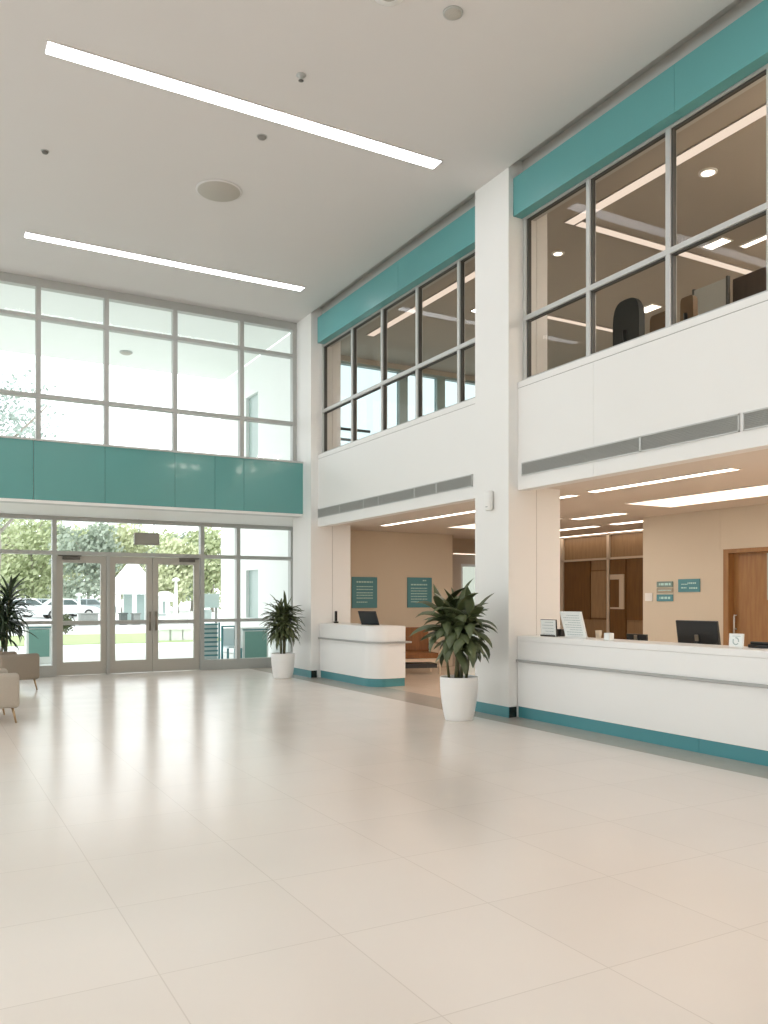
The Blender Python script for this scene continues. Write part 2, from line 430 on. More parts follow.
for a, b, z0, z1 in ((XL, xd[0], 0, ZTB), (xd[6], xr, 0, ZTB), (xd[0], xd[6], ZDH, ZTB)):
    g.quad((a, YG, z0+.02), (b, YG, z0+.02), (b, YG, z1-.02), (a, YG, z1-.02))
g.xf(c).build('pane', GLASS, ed)
def leaf_door(n, xa, xb, handle, closer, label):
    e = struct(empty('door_%d' % n, ((xa+xb)/2, YG, 0)), label, 'door')
    W = xb-xa; zt = ZDH-.03; w = .14; w2 = .11
    zb = .245
    f = MB().box(-W/2, -W/2+w2, -.03, .03, .008, zt).box(W/2-w2, W/2, -.03, .03, .008, zt)
    f.box(-W/2, W/2, -.031, .031, .008, zb).box(-W/2, W/2, -.031, .031, zt-.13, zt)
    f.build('door_frame', DOORF, e)
    MB().box(-W/2+w2, W/2-w2, -.026, .026, ZMID-.05, ZMID+.025).build('mid_rail', ALU, e)
    MB().box(-W/2+w2-.005, W/2-w2+.005, -.02, -.005, ZMID-.065, ZMID-.058).build('push_bar', DARKM, e)
    MB().quad((-W/2+w2-.01, .0, zb-.01), (W/2-w2+.01, .0, zb-.01), (W/2-w2+.01, .0, zt-.12), (-W/2+w2-.01, .0, zt-.12)).build('pane', GLASS, e)
    if handle:
        hx = handle*(W/2-.055)
        h = MB().tube([(hx, -.09, .80), (hx, -.09, 1.16)], .017, 12)
        for z in (.85, 1.11): h.tube([(hx, -.03, z), (hx, -.09, z)], .011, 8)
        h.build('pull_handle', STEEL, e)
    if closer:
        cl = MB().box(closer*(W/2-.40), closer*(W/2-.1), -.085, -.032, zt-.075, zt-.02, .006)
        cl.box(closer*(W/2-.42), closer*(W/2-.02), -.10, -.07, zt-.015, zt+.004)
        cl.build('door_closer', DARKM, e)
    return e
leaf_door(1, xd[1]-.02, xd[2]+.01, 0, -1, 'single glazed aluminium door beside the double doors')
leaf_door(2, xd[3]-.01, xd[4]-.004, 1, 0, 'middle glazed aluminium door leaf with a steel pull')
leaf_door(3, xd[4]+.004, xd[5]+.02, -1, 1, 'glazed aluminium door leaf with a closer and a steel pull')
# blank sign box hung over the doors
ys = YG-.16
x0, x1 = on_y(134, ys), on_y(159, ys); zs0, zs1 = h_y(146, 545, ys), h_y(146, 533, ys)
e = tag(empty('hanging_sign', ((x0+x1)/2, ys, zs0)), 'blank grey sign box hung above the entrance doors', 'sign')
w = (x1-x0)/2; hh = zs1-zs0
MB().box(-w, w, -.035, .035, 0, hh, .006).build('sign_box', pmat('sign_grey', '9d9a92', .5), e)
MB().box(-w+.03, w-.03, -.038, -.036, .03, hh-.03).build('face_plate', pmat('sign_face', 'a5a299', .5), e)
for q in (-.6, .6):
    MB().tube([(q*w, 0, hh), (q*w, 0, ZTB-zs0)], .008, 8).build('hanger', ALU, e)

# ------------------------------------------------------------------ unseen sides of the lobby (plain wall, and an added glazed side to bring in daylight)
struct(MB().box(XL-.2, 14, YN-.2, YN, 0, H+.12).build('wall_rear', WHITE), 'plain white wall at the rear of the lobby', 'wall')
m = MB().box(XL-.2, XL, YN, YG+.2, 0, 1.0).box(XL-.2, XL, YN, YG+.2, 5.6, H+.12)
struct(m.build('wall_side', WHITE), 'white wall with an added long window across from the counters', 'wall')
glazing_x('window_5', XL-.1, YN, YG+.2, 1.0, 5.6, [YN+2.2*i for i in range(1, 10)], [3.2], ALU, GLASS, label='unseen long side window across from the counters, added for daylight')

# ------------------------------------------------------------------ ground floor rooms behind the counters
struct(MB().box(XW+.17, 14, YN, 14.36, ZS, ZS+.3).box(6.99, 14, 14.3605, YG+.2, ZS, ZS+.3).box(6.84, 6.9895, 14.3605, 14.7, ZS, ZS+.3).box(7.6, 14, YG+.201, 18, ZS, ZS+.3).build('ceiling.003', BCEIL), 'low warm ceiling over the reception bays', 'ceiling')
XB = 10.4
yb_end = on_x(643, XB)
dy0, dy1 = on_x(790, XB), on_x(724, XB); zd = h_x(724, 549.5, XB)
b = struct(empty('wall_back', (XB, 2, 0)), 'beige panelled wall behind the long counter', 'wall')
c = Matrix.Translation((-XB, -2, 0))
zj = h_x(700, 551, XB)
m = MB()
m.box(XB, XB+.15, dy1, yb_end, 0, zj-.002).box(XB, XB+.15, dy0, dy1, zd+.001, zj-.002).box(XB, XB+.15, on_x(720, XB), yb_end, zj+.002, ZS-.001)
m.box(XB, XB+.15, YN, on_x(720, XB)-.003, zj+.002, ZS-.001).box(XB, XB+.15, YN, dy0, 0, zj-.002)
m.box(XB+.006, XB+.14, dy1+.01, yb_end-.01, .01, ZS-.01)
m.box(XB, 14, yb_end-.001, yb_end, 0, ZS-.001)
m.xf(c).build('panels', BEIGE, b)
d = struct(empty('door_4', (XB, (dy0+dy1)/2, 0)), 'oak door in the beige wall behind the long counter', 'door')
c = Matrix.Translation((-XB, -(dy0+dy1)/2, 0))
fm = .09
MB().box(XB-.02, XB+.149, dy1-fm, dy1-.001, 0, zd).box(XB-.02, XB+.149, dy0+.001, dy0+fm, 0, zd).box(XB-.019, XB+.148, dy0+fm, dy1-fm, zd-.06, zd).xf(c).build('door_frame', WOODM, d)
MB().box(XB+.10, XB+.14, dy0+fm, dy1-fm, .01, zd-.06).xf(c).build('door_leaf', WOODM, d)
yh = on_x(734.5, XB+.06)
MB().tube([(XB+.05, yh, h_x(734, 636, XB)), (XB+.05, yh, h_x(734, 616, XB))], .014, 8).box(XB+.05, XB+.10, yh-.008, yh+.008, .95, .97).box(XB+.05, XB+.10, yh-.008, yh+.008, 1.15, 1.17).xf(c).build('door_handle', ALUW, d)
yv = on_x(768.5, XB+.09)
MB().box(XB+.085, XB+.099, yv-.1, yv+.02, h_x(766, 600, XB+.09), h_x(766, 553, XB+.09)).xf(c).build('vision_strip', EXTG, d)

# back of the far bay
YE = 14.48
xe = on_y(452.5, YE)
m = MB().box(6.83, xe, YE, YE+.15, 0, ZS-.001)
struct(m.build('wall_far', BEIGE), 'beige wall with teal signs behind the small counter', 'wall')
# passage beyond that wall
m = MB().box(xe+.0, 14, 16.6, 16.75, 0, ZS-.001)
struct(MB().box(xe, xe+.12, YE+.151, 16.6, 0, ZS-.001).build('wall_passage', TAUPE), 'taupe side wall of the passage', 'wall')
xw0 = on_y(461, 16.6)
m = MB().box(xe+.121, xw0, 16.6, 16.75, 0, ZS-.001).box(xw0+1.6, 14, 16.6, 16.75, 0, ZS-.001).box(xw0, xw0+1.6, 16.6, 16.75, 2.25, ZS-.001)
struct(m.build('wall_end', TAUPE), 'taupe wall at the end of the passage', 'wall')
glazing_y('window_6', 16.68, xw0, xw0+1.6, 0, 2.249, [xw0+.8], [], ALUW, GLASSP, label='tall window at the end of the passage')
m = MB().box(xe+.13, 12.1, 15.3, 15.6, 2.42, ZS-.001)
struct(m.build('beam', TAUPE), 'taupe beam across the passage', 'beam')

# glazed partition with wood panels beyond the long counter
XP = 12.2
pa, pb = 10.2, 15.9
e = struct(empty('wall_partition', (XP, 13, 0)), 'timber and glass partition at the far end of the reception', 'wall')
c = Matrix.Translation((-XP, -13, 0))
zt_ = h_x(600, 559, XP); zh_ = h_x(600, 534.5, XP)
yq = lambda p: on_x(p, XP)
MB().box(XP+.05, XP+.2, pa, pb, 0, ZS-.001).xf(c).build('tan_backing', WOODT, e)
MB().box(XP, XP+.045, yq(563), yq(553), 0, zh_).box(XP, XP+.045, yq(609), yq(606.5), 0, zh_).box(XP, XP+.045, pa, pb, zt_-.02, zt_+.02).box(XP, XP+.045, pa, pb, zh_-.02, zh_+.03).xf(c).build('partition_frame', PALEM, e)
MB().box(XP+.01, XP+.045, yq(589.5), yq(563.8), h_x(575, 619, XP), zt_-.024).xf(c).build('dark_panel', WOODD, e)
MB().box(XP+.012, XP+.045, yq(605.5), yq(590.5), h_x(600, 618, XP), h_x(600, 571, XP)).xf(c).build('tan_panel', WOODT, e)
MB().box(XP+.014, XP+.045, yq(605.5), yq(590.5), h_x(600, 619.5, XP), h_x(600, 617, XP)).box(XP+.014, XP+.045, yq(605.5), yq(590.5), h_x(600, 572, XP), h_x(600, 570, XP)).xf(c).build('rail', WOODD, e)
MB().box(XP+.012, XP+.045, yq(625), yq(609.5), .01, zt_-.024).xf(c).build('door_leaf', WOODD, e)
MB().box(XP+.012, XP+.045, yq(650), yq(626), h_x(630, 620, XP), zt_-.024).xf(c).build('dark_panel', WOODD, e)
pz0, pz1 = h_x(615, 609, XP), h_x(615, 574.5, XP)
MB().box(XP-.012, XP+.011, yq(624), yq(619.5), pz0, pz1).box(XP-.012, XP+.011, yq(619.5), yq(609.8), pz1-.1, pz1).box(XP-.012, XP+.011, yq(619.5), yq(610), pz0, pz0+.035).xf(c).build('pale_window_trim', PALEM, e)
struct(MB().box(12.2, 14, pa-.1, pa-.001, 0, ZS-.001).build('wall_recess', BEIGE), 'beige return wall', 'wall')

# ------------------------------------------------------------------ upper office floor
ZU, ZUC = 3.62, 6.30
struct(MB().box(6.45, 14, YN, 15.2, ZU-.3, ZU).build('floor.002', CARPET), 'upper office floor', 'floor')
struct(MB().box(6.46, 14, YN, 15.2, ZUC, ZUC+.15).build('ceiling.004', UCEIL), 'taupe ceiling of the upper office', 'ceiling')
struct(MB().box(12.6, 12.8, YN, 15.2, ZU, ZUC).build('wall_office', OFW), 'taupe wall of the upper office', 'wall')
ZW = 6.2
zw0 = 3.75
m = MB().box(6.5, 12.6, 15.0, 15.15, ZW, ZUC).box(6.5, 12.6, 15.0, 15.15, ZU, zw0)
struct(m.build('wall_office.001', OFW), 'taupe wall over the windows at the end of the upper office', 'wall')
wx = lambda p: on_y(p, 15.05)
glazing_y('window_7', 15.08, 6.5, 12.6, zw0, ZW, [wx(403), wx(440.5), 11.2], [], EXTG, GLASSB, label='window at the end of the upper office', fw=.2, head=.05)
e = tag(empty('balcony_railing', (wx(350), 15.6, zw0)), 'dark metal railing outside the upper office end window', 'railing')
r = MB()
z1_, z2_ = h_y(345, 429, 15.6), h_y(345, 439.5, 15.6)
MB().tube([(-.5, 0, z1_-zw0), (.75, 0, z1_-zw0)], .03, 8).build('top_rail', DARKM, e)
MB().tube([(-.5, 0, z2_-zw0), (.45, 0, z2_-zw0)], .03, 8).build('lower_rail', DARKM, e)
MB().tube([(-.3, 0, -.4), (-.3, 0, z1_-zw0)], .02, 8).build('post', DARKM, e)
struct(MB().box(6.9, 9.2, 15.35, 15.9, 3.0, 3.35).build('slab', EXTW), 'small balcony slab outside the office window', 'slab')

# ------------------------------------------------------------------ lights
def strip(name, x0, x1, y0, y1, z, mat, label, cat, group, frame=CEIL, rim=.012):
    cx, cy = (x0+x1)/2, (y0+y1)/2
    e = tag(empty(name, (cx, cy, z)), label, cat, group)
    a, b = (x1-x0)/2, (y1-y0)/2
    MB().box(-a, a, -b, b, -.012, -.002).build('diffuser', mat, e)
    f = MB().box(-a-rim, -a-.001, -b-rim, b+rim, -.014, -.001).box(a+.001, a+rim, -b-rim, b+rim, -.014, -.001)
    f.box(-a, a, -b-rim, -b-.001, -.014, -.001).box(-a, a, b+.001, b+rim, -.014, -.001)
    f.build('light_frame', frame, e); return e
xs0, ys0 = on_z(47, 45, H); xs1, ys1 = on_z(441, 165, H)
xa, ya = on_z(25, 234, H); xb, yb = on_z(302, 289, H)
Ys1, Ys2 = 8.20, 12.56
strip('linear_ceiling_light', xs0, xs1-.05, Ys1-.1, Ys1+.09, H, LED, 'longest and brightest linear light across the lobby ceiling', 'ceiling light', 'linear lights in the lobby ceiling')
strip('linear_ceiling_light', xa, xb, Ys2-.09, Ys2+.09, H, LED, 'linear ceiling light closest to the entrance windows', 'ceiling light', 'linear lights in the lobby ceiling')
for x0 in (xs0, xs0-6.2):  # extra strips out of view, added to brighten the lobby
    for yy in ((3.85, -.5) if x0 == xs0 else (Ys1, Ys2, 3.85, -.5)):
        strip('linear_ceiling_light', x0, x0+4.3, yy-.11, yy+.11, H, LED, 'unseen linear lobby ceiling light added for brightness', 'ceiling light', 'added lobby lights out of view')
G = 'warm lights over the reception bays'
strip('warm_strip_light', 7.27, 7.40, on_z(474, 512, ZS)[1]-2.4, on_z(380, 525, ZS)[1], ZS, LEDW, 'thin warm strip light in the ceiling over the small counter', 'ceiling light', G, BCEIL)
strip('warm_strip_light', 7.22, 7.36, on_z(736, 468, ZS)[1], on_z(590, 491, ZS)[1], ZS, LEDW, 'thin warm strip light in the ceiling over the long counter', 'ceiling light', G, BCEIL)
strip('warm_panel_light', 8.62, 9.5, 3.0, on_z(628, 502, ZS)[1]+.1, ZS, LEDP, 'wide warm light panel over the long counter', 'ceiling light', G, BCEIL)
strip('warm_panel_light', 8.55, 9.3, 10.6, 12.95, ZS, LEDP, 'wide warm light panel over the seat behind the small counter', 'ceiling light', G, BCEIL)
strip('warm_strip_light', 9.45, 9.65, 9.5, 10.6, ZS, LEDW, 'short warm light between the pillar and the beige wall', 'ceiling light', G, BCEIL)
strip('warm_strip_light', 10.7, 10.9, 11.4, 13.2, ZS, LEDW, 'warm strip light in front of the wood partition, near the pillar', 'ceiling light', G, BCEIL)
strip('warm_strip_light', 10.7, 10.9, 10.05, 11.0, ZS, LEDW, 'short warm strip light near the end of the beige wall', 'ceiling light', G, BCEIL)
strip('warm_strip_light', 12.02, 12.14, on_x(607.5, 12.1), 15.2, ZS, LEDW, 'warm strip light running along the top of the dark wood panels', 'ceiling light', G, BCEIL)
strip('warm_strip_light', 12.02, 12.14, 10.3, on_x(609.5, 12.1)+.0, ZS, LEDW, 'warm strip light along the top of the dark partition door', 'ceiling light', G, BCEIL)
strip('warm_strip_light', xe+.2, 11.9, 15.32, 15.42, 2.419, LEDW, 'warm strip light under the passage beam behind the big plant', 'ceiling light', G, BCEIL)
# upper office lights
G = 'lights in the upper office ceiling'
x0, y0 = on_z(566, 222, ZUC)
strip('office_strip_light', x0-.02, x0+.13, -1.0, y0, ZUC, LEDU, 'long office strip light parallel to the upper windows', 'ceiling light', G, UCEIL)
strip('office_strip_light', x0+.16, 12.3, y0-.13, y0, ZUC, LEDU, 'office strip light meeting the long one at a corner', 'ceiling light', G, UCEIL)
x1, y1 = on_z(546, 316, ZUC)
strip('office_strip_light', x1, 12.2, y1-.06, y1+.06, ZUC, LEDU, 'thin office strip light low behind the first pane of the near bay', 'ceiling light', G, UCEIL)
strip('office_strip_light', 7.2, 7.34, 9.0, on_z(369, 335, ZUC)[1], ZUC, LEDU, 'office strip light behind the upper windows of the far bay', 'ceiling light', G, UCEIL)
def downlight(px, py, r, lab, rect=None):
    x, y = on_z(px, py, ZUC)
    e = tag(empty('recessed_downlight', (x, y, ZUC)), lab, 'ceiling light', G)
    if rect:
        a, b = rect
        MB().box(-a, a, -b, b, -.014, -.004, .003).build('lens', DOWN, e)
        MB().box(-a-.02, a+.02, -b-.02, -b-.001, -.016, -.001).box(-a-.02, a+.02, b+.001, b+.02, -.016, -.001).box(-a-.02, -a-.001, -b, b, -.016, -.001).box(a+.001, a+.02, -b, b, -.016, -.001).build('light_trim', WHITE, e)
    else:
        MB().lathe([(r, -.004), (r, -.014), (r*.9, -.018)]).build('lens', DOWN, e)
        MB().lathe([(r+.002, -.001), (r+.03, -.001), (r+.028, -.014), (r+.002, -.016)], cap0=False, cap1=False).build('light_trim', WHITE, e)
downlight(558, 253, .06, 'round downlight in the first upper pane of the near bay')
downlight(708, 172, .075, 'round downlight in the third upper pane of the near bay')
downlight(717, 243, 0, 'oblong downlight low behind the third upper pane of the near bay', (.09, .16))
downlight(649, 308, 0, 'oblong downlight above the brown chairs in the upper office', (.11, .17))
downlight(762, 238, 0, 'narrow oblong downlight at the picture edge in the upper office', (.05, .3))
for (x, y) in ((8.5, 1.5), (10.5, 1.5), (10.5, 5.2), (8.5, -2.5), (10.5, -2.5)):  # added fill panels, out of view, to brighten the upper office
    strip('office_fill_panel', x-.6, x+.6, y-.6, y+.6, ZUC, FILLO, 'unseen square panel added to brighten the upper office', 'ceiling light', 'added office fill panels', UCEIL)
strip('office_fill_panel', 8.15, 8.85, 10.9, 11.6, ZUC, FILLO, 'unseen square fill panel added behind the square column', 'ceiling light', 'added office fill panels', UCEIL)  # added fill for the far office bay, concealed by the column
strip('reception_fill_panel', 7.75, 8.65, 9.95, 10.35, ZS, FILLR, 'unseen fill panel added over the reception behind the square column', 'ceiling light', 'added reception fill panels', BCEIL)  # added fill for the small counter's bay, concealed by the column
for (x, y) in ((8.4, -4.4), (9.2, -1.0), (9.9, 2.2)):  # added fill panels, out of view, to brighten the reception
    strip('reception_fill_panel', x-.3, x+.3, y-1.5, y+1.5, ZS, FILLR, 'unseen fill panel added to brighten the reception bays', 'ceiling light', 'added reception fill panels', BCEIL)
# ceiling fittings of the lobby
FITG = pmat('fitting_grey', '8f8b85', .6)
def ceil_item(name, px, py, prof, mat, lab, cat, extra=None):
    x, y = on_z(px, py, H)
    e = tag(empty(name, (x, y, H)), lab, cat)
    MB().lathe([(r, z-.001) for r, z in prof]).build('body', mat, e)
    if extra:
        for n, pr, mt in extra: MB().lathe([(r, z-.001) for r, z in pr], seg=24).build(n, mt, e)
    return e
ceil_item('ceiling_speaker', 219, 190.5, [(.265, 0), (.265, -.012), (.25, -.022), (.15, -.04), (.02, -.045)], SPEAK, 'large round grey speaker in the middle of the ceiling', 'speaker', [('rim', [(.266, 0), (.285, 0), (.285, -.008), (.266, -.014)], CEIL)])
ceil_item('ceiling_sprinkler', 301, 75, [(.045, 0), (.045, -.008), (.02, -.015), (.012, -.05)], ALU, 'small sprinkler hanging beyond the longest ceiling light', 'sprinkler', [('deflector', [(.022, -.051), (.026, -.056), (.01, -.06)], DARKM)])
ceil_item('smoke_detector', 262, 136.5, [(.048, 0), (.048, -.012), (.04, -.022), (.02, -.026)], FITG, 'small dark detector between the two long ceiling lights', 'detector', [('rim', [(.049, 0), (.058, 0), (.056, -.006), (.049, -.008)], ALU)])
ceil_item('smoke_detector', 45, 151, [(.035, 0), (.035, -.015), (.028, -.026), (.012, -.03)], DARKM, 'tiny dark detector near the picture edge between the ceiling lights', 'detector', [('rim', [(.036, 0), (.045, 0), (.042, -.006), (.036, -.008)], ALU)])
ceil_item('ceiling_speaker', 453, 12.5, [(.075, 0), (.075, -.012), (.06, -.022), (.01, -.028)], SPEAK, 'small round grey speaker near the top of the picture', 'speaker', [('rim', [(.076, 0), (.088, 0), (.086, -.01), (.076, -.014)], ALU)])
ceil_item('ceiling_speaker', 389, -7, [(.09, 0), (.09, -.012), (.07, -.02), (.01, -.024)], SPEAK, 'round speaker in a pale ring cut off by the top of the picture', 'speaker', [('ring', [(.091, 0), (.142, 0), (.138, -.012), (.091, -.018)], WHITE)])

# ------------------------------------------------------------------ counters
def counter_path(off, y_end, xf, rad):
    # outline of the small counter, offset outwards by off
    xb_ = 6.80
    pts = [(xb_, YP-.03), (xf-off, YP-.03)]
    n = 14; r = rad+off; cx, cy = xf+rad, y_end+rad
    for i in range(n+1):
        a = PI+i/n*PI/2
        pts.append((cx+r*math.cos(a), cy+r*math.sin(a)))
    pts.append((xb_, y_end-off)); return pts
yc = 11.52; xf = 6.2; rad = .30
e = tag(empty('reception_counter', (6.5, 12.6, 0)), 'small white reception counter with a rounded end beside the pilaster', 'reception counter')
c = Matrix.Translation((-6.5, -12.6, 0))
MB().prism(counter_path(0, yc, xf, rad), .13, .72).xf(c).build('front_panel', COUNTER, e)
MB().prism(counter_path(.004, yc, xf, rad), .7205, .966, .008).xf(c).build('upper_panel', COUNTER, e)
p = counter_path(.035, yc, xf, rad); p[-1] = (6.9, p[-1][1])
MB().prism(p, .690, .7195).xf(c).build('rail', RAILM, e)
MB().prism(counter_path(-.02, yc, xf, rad), 0, .1295).xf(c).build('toe_kick', TEALK, e)
y0 = 0.5; y1 = Y1-.012
e = tag(empty('reception_counter', (6.5, 4.2, 0)), 'long straight white reception counter in front of the oak door', 'reception counter')
c = Matrix.Translation((-6.5, -4.2, 0))
MB().box(XK, XK+.12, y0, y1, .131, .672).xf(c).build('front_panel', COUNTER, e)
MB().box(XK-.004, XK+.42, y0, y1, .9, .966, .008).box(XK-.003, XK+.12, y0, y1, .6725, .8995).xf(c).build('upper_panel', COUNTER, e)
MB().box(XK-.032, XK-.0035, y0, y1+.0, .655, .685, .004).xf(c).build('rail', RAILM, e)
MB().box(XK+.42, 7.2, y0, y1-.1, .71, .74).xf(c).build('work_surface', COUNTER, e)
MB().box(XK+.012, 6.7, on_x(698, XK)+.002, y1, 0, .13).box(XK+.012, 6.7, y0, on_x(698, XK)-.002, 0, .13).xf(c).build('toe_kick', TEALK, e)

# ---- things on the counters
def doc_stand(px0, px1, X, ztop, zbase, label, name='document_stand', lean=.18, black_back=False, lines=6, yaw=0.0, cat='document stand', grp=None):
    ya_, yb_ = on_x(px0, X), on_x(px1, X); w = abs(ya_-yb_)/2; hgt = (ztop-zbase)/math.cos(lean)
    e = tag(empty(name, (X, (ya_+yb_)/2, zbase), yaw), label, cat, grp)
    M = Matrix.Rotation(-lean, 4, 'Y')      # leans towards the lobby at the top
    sh = MB().box(-.004, .004, -w, w, .002, hgt, mat=M).build('sheet', PAPER, e)
    MB().box(.006, .014, -w-(.012 if black_back else 0), w+(.012 if black_back else 0), .004, hgt+(.006 if black_back else -.004), mat=M).build('backing', BLACK if black_back else PLATE, e)
    MB().box(-.016, .06, -w, w, .0005, .006).box(-.016, -.012, -w, w, .006, .018).build('foot', BLACK if black_back else PLATE, e)
    if lines:
        rr = random.Random(len(label))
        for i in range(lines):
            L = MB()
            z = hgt*(.86-.72*i/max(1, lines-1)); x = -w*.75
            end = w*(.75 if i % 3 else .4)
            while x < end:
                l_ = rr.uniform(.012, .035); L.box(-.0056, -.0046, x, min(end, x+l_), z-.003, z+.003, mat=M); x += l_+.008
            L.build('text_line', INK, sh)
    return e
ZC = .9665
XD = XK+.17
doc_stand(541.5, 556, XD, h_x(549, 620, XD), ZC, 'small white notice in a black holder at the pillar end of the long counter', lean=.06, black_back=True, lines=5)
doc_stand(566, 587, XD, h_x(575, 611.5, XD)-.0, ZC, 'tall leaning white notice sheet on the long counter', lean=.30, lines=9)
yy = on_x(559.5, XD+.12)
e = tag(empty('desk_organiser', (XD+.14, yy, ZC)), 'small black pen holder between the two white notices', 'pen holder')
MB().box(-.03, .03, -.035, .035, 0, .085, .004).build('cup', BLACK, e)
for q in (-.012, .014): MB().tube([(q, q, .086), (q*1.5, q*1.8, .125)], .004, 6).build('pen', PLATE, e)
yy = on_x(609, XD)
e = tag(empty('tissue_box', (XD, yy, ZC)), 'little white box on the long counter behind the tall notice', 'box')
MB().box(-.035, .035, -.04, .04, 0, .075, .006).build('carton', PAPER, e)
MB().box(-.022, .022, -.01, .01, .0755, .078).build('slot', INK, e)
yy = on_x(594.5, XD+.1)
e = tag(empty('paper_cup', (XD+.16, yy, ZC)), 'small beige cup between the tall notice and the little white box', 'cup')
MB().lathe([(.028, 0), (.037, .085), (.039, .088), (.035, .086)]).build('cup_body', BEIGE, e)
MB().lathe([(.034, .08), (.001, .0801)], cap0=False).build('drink', SOIL, e)
def monitor(px0, px1, X, ztop, hgt, label, zdesk=.741, lean=.16):
    ya_, yb_ = on_x(px0, X), on_x(px1, X); w = abs(ya_-yb_)/2
    e = tag(empty('computer_monitor', (X, (ya_+yb_)/2, zdesk)), label, 'monitor', 'monitors on the long counter')
    zb = ztop-hgt-zdesk
    M = Matrix.Translation((0, 0, zb))@Matrix.Rotation(-lean, 4, 'Y')
    hs = MB().box(-.018, .012, -w, w, 0, hgt, .006, mat=M).build('housing', BLACK, e)
    MB().box(.013, .015, -w+.015, w-.015, .02, hgt-.015, mat=M).build('screen', SCREEN, hs)
    MB().box(-.034, -.0185, -.022, .022, .08, .19, .004, mat=M).build('bracket', STEEL, hs)
    MB().box(-.06, -.035, -.03, .03, .012, zb+.12, .004).build('stand', BLACK, e)
    MB().box(-.12, .10, -.11, .11, 0, .012, .004).build('base', BLACK, e)
    return e
XM = 6.86
monitor(680, 721.5, XM, h_x(697, 620, XM), .33, 'black computer monitor seen from behind in front of the oak door')
monitor(628, 648, 6.95, h_x(638, 634, 6.95), .2, 'low dark screen just showing over the long counter near the beige wall edge', lean=.05)
e = tag(empty('desk_telephone', (XD+.36-.17, on_x(764, XD+.19), ZC)), 'flat black telephone at the picture edge on the long counter', 'telephone')
MB().box(-.09, .09, -.12, .1, 0, .03, .008).build('phone_body', BLACK, e)
MB().box(-.075, -.03, -.11, .09, .031, .055, .01).build('handset', BLACK, e)
XQ = XD-.02
ya_, yb_ = on_x(728.5, XQ), on_x(743, XQ); zt = h_x(736, 633.5, XQ)
e = tag(empty('framed_card', (XQ, (ya_+yb_)/2, ZC)), 'small square white framed card on the long counter beside the black monitor', 'framed card')
w = abs(ya_-yb_)/2; hg = zt-ZC; M = Matrix.Rotation(.07, 4, 'Y')
MB().box(0, .012, -w, w, .002, hg, .003, mat=M).build('card_frame', PLATE, e)
MB().box(-.0015, -.0005, -w*.8, w*.8, hg*.1, hg*.9, mat=M).build('card', PAPER, e)
g = MB()
for i in range(16):                       # ring-shaped mark printed on the card
    if i in (2, 3, 9): continue
    a = 2*PI*i/16
    g.box(-.0035, -.002, w*.38*math.cos(a)-.005, w*.38*math.cos(a)+.005, hg*.46+hg*.24*math.sin(a)-.005, hg*.46+hg*.24*math.sin(a)+.005, mat=M)
g.box(-.0035, -.002, -w*.6, w*.5, hg*.80, hg*.83, mat=M)
g.build('print', INK, e)
MB().box(.015, .07, -.02, .02, .0005, .006).build('foot', PLATE, e)
# small counter
XS = 6.50
e = tag(empty('desk_telephone', (XS, on_x(336, XS), ZC)), 'small upright black handset on the small rounded counter', 'telephone')
hz_ = h_x(336, 611, XS)-ZC
MB().box(-.035, .035, -.035, .035, 0, .03, .006).build('charging_base', BLACK, e)
MB().box(-.016, .016, -.028, .028, .031, hz_, .008).build('handset', BLACK, e)
ya_ = on_x(370.5, XS); zt = h_x(369, 611, XS)
e = tag(empty('tablet', (XS, ya_, ZC), .35), 'dark tablet leaning on a stand on the small rounded counter', 'tablet')
M = Matrix.Rotation(-.38, 4, 'Y')
hg = (zt-ZC)/math.cos(.38)
MB().box(-.005, .005, -.2, .2, .004, hg, .004, mat=M).build('tablet_shell', BLACK, e)
MB().box(-.0075, -.0055, -.185, .185, .02, hg-.015, mat=M).build('screen', SCREEN, e)
MB().box(.006, .11, -.05, .05, .0005, .008).build('stand', STEEL, e)

# ------------------------------------------------------------------ signs on walls
def lettering(par, mat, w, h, rows, depth, axis, seed):
    rr = random.Random(seed)
    for (zf, x0f, x1f, hf) in rows:
        mb = MB()
        x = -w+2*w*x0f; xe_ = -w+2*w*x1f; hh_ = h*hf
        while x < xe_-.004:
            l_ = rr.uniform(.8, 2.2)*hh_; q = min(xe_, x+l_)
            if axis == 'y': mb.box(x, q, depth-.0012, depth, h*zf-hh_/2, h*zf+hh_/2)
            else: mb.box(depth-.0012, depth, x, q, h*zf-hh_/2, h*zf+hh_/2)
            x = q+hh_*.45
        mb.build('text_line', mat, par)
def wall_sign_y(px0, px1, py0, py1, label, rows, seed):
    Y = YE-.025
    xa_, xb_ = on_y(px0, Y), on_y(px1, Y); za, zb = h_y((px0+px1)/2, py1, Y), h_y((px0+px1)/2, py0, Y)
    w, h = (xb_-xa_)/2, zb-za
    e = tag(empty('wall_sign', ((xa_+xb_)/2, YE-.004, za)), label, 'sign', 'teal signs behind the small counter')
    p_ = MB().box(-w, w, -.02, 0, 0, h, .004).build('sign_panel', TEALP, e)
    lettering(p_, LETTER, w, h, rows, -.0205, 'y', seed)
wall_sign_y(352, 377.3, 577, 608, 'darker teal wall sign above the tablet', [(.84, .18, .82, .05)]+[(z, .18, .82, .03) for z in (.69, .60, .49, .41, .32)]+[(.19, .18, .62, .03)], 3)
wall_sign_y(407.5, 432, 577.5, 607.5, 'teal wall sign partly behind the big plant', [(.90, .62, .76, .04)]+[(z, .14, .8, .045) for z in (.76,)]+[(z, .14, .8, .03) for z in (.64, .55, .46, .37, .28, .19)], 5)
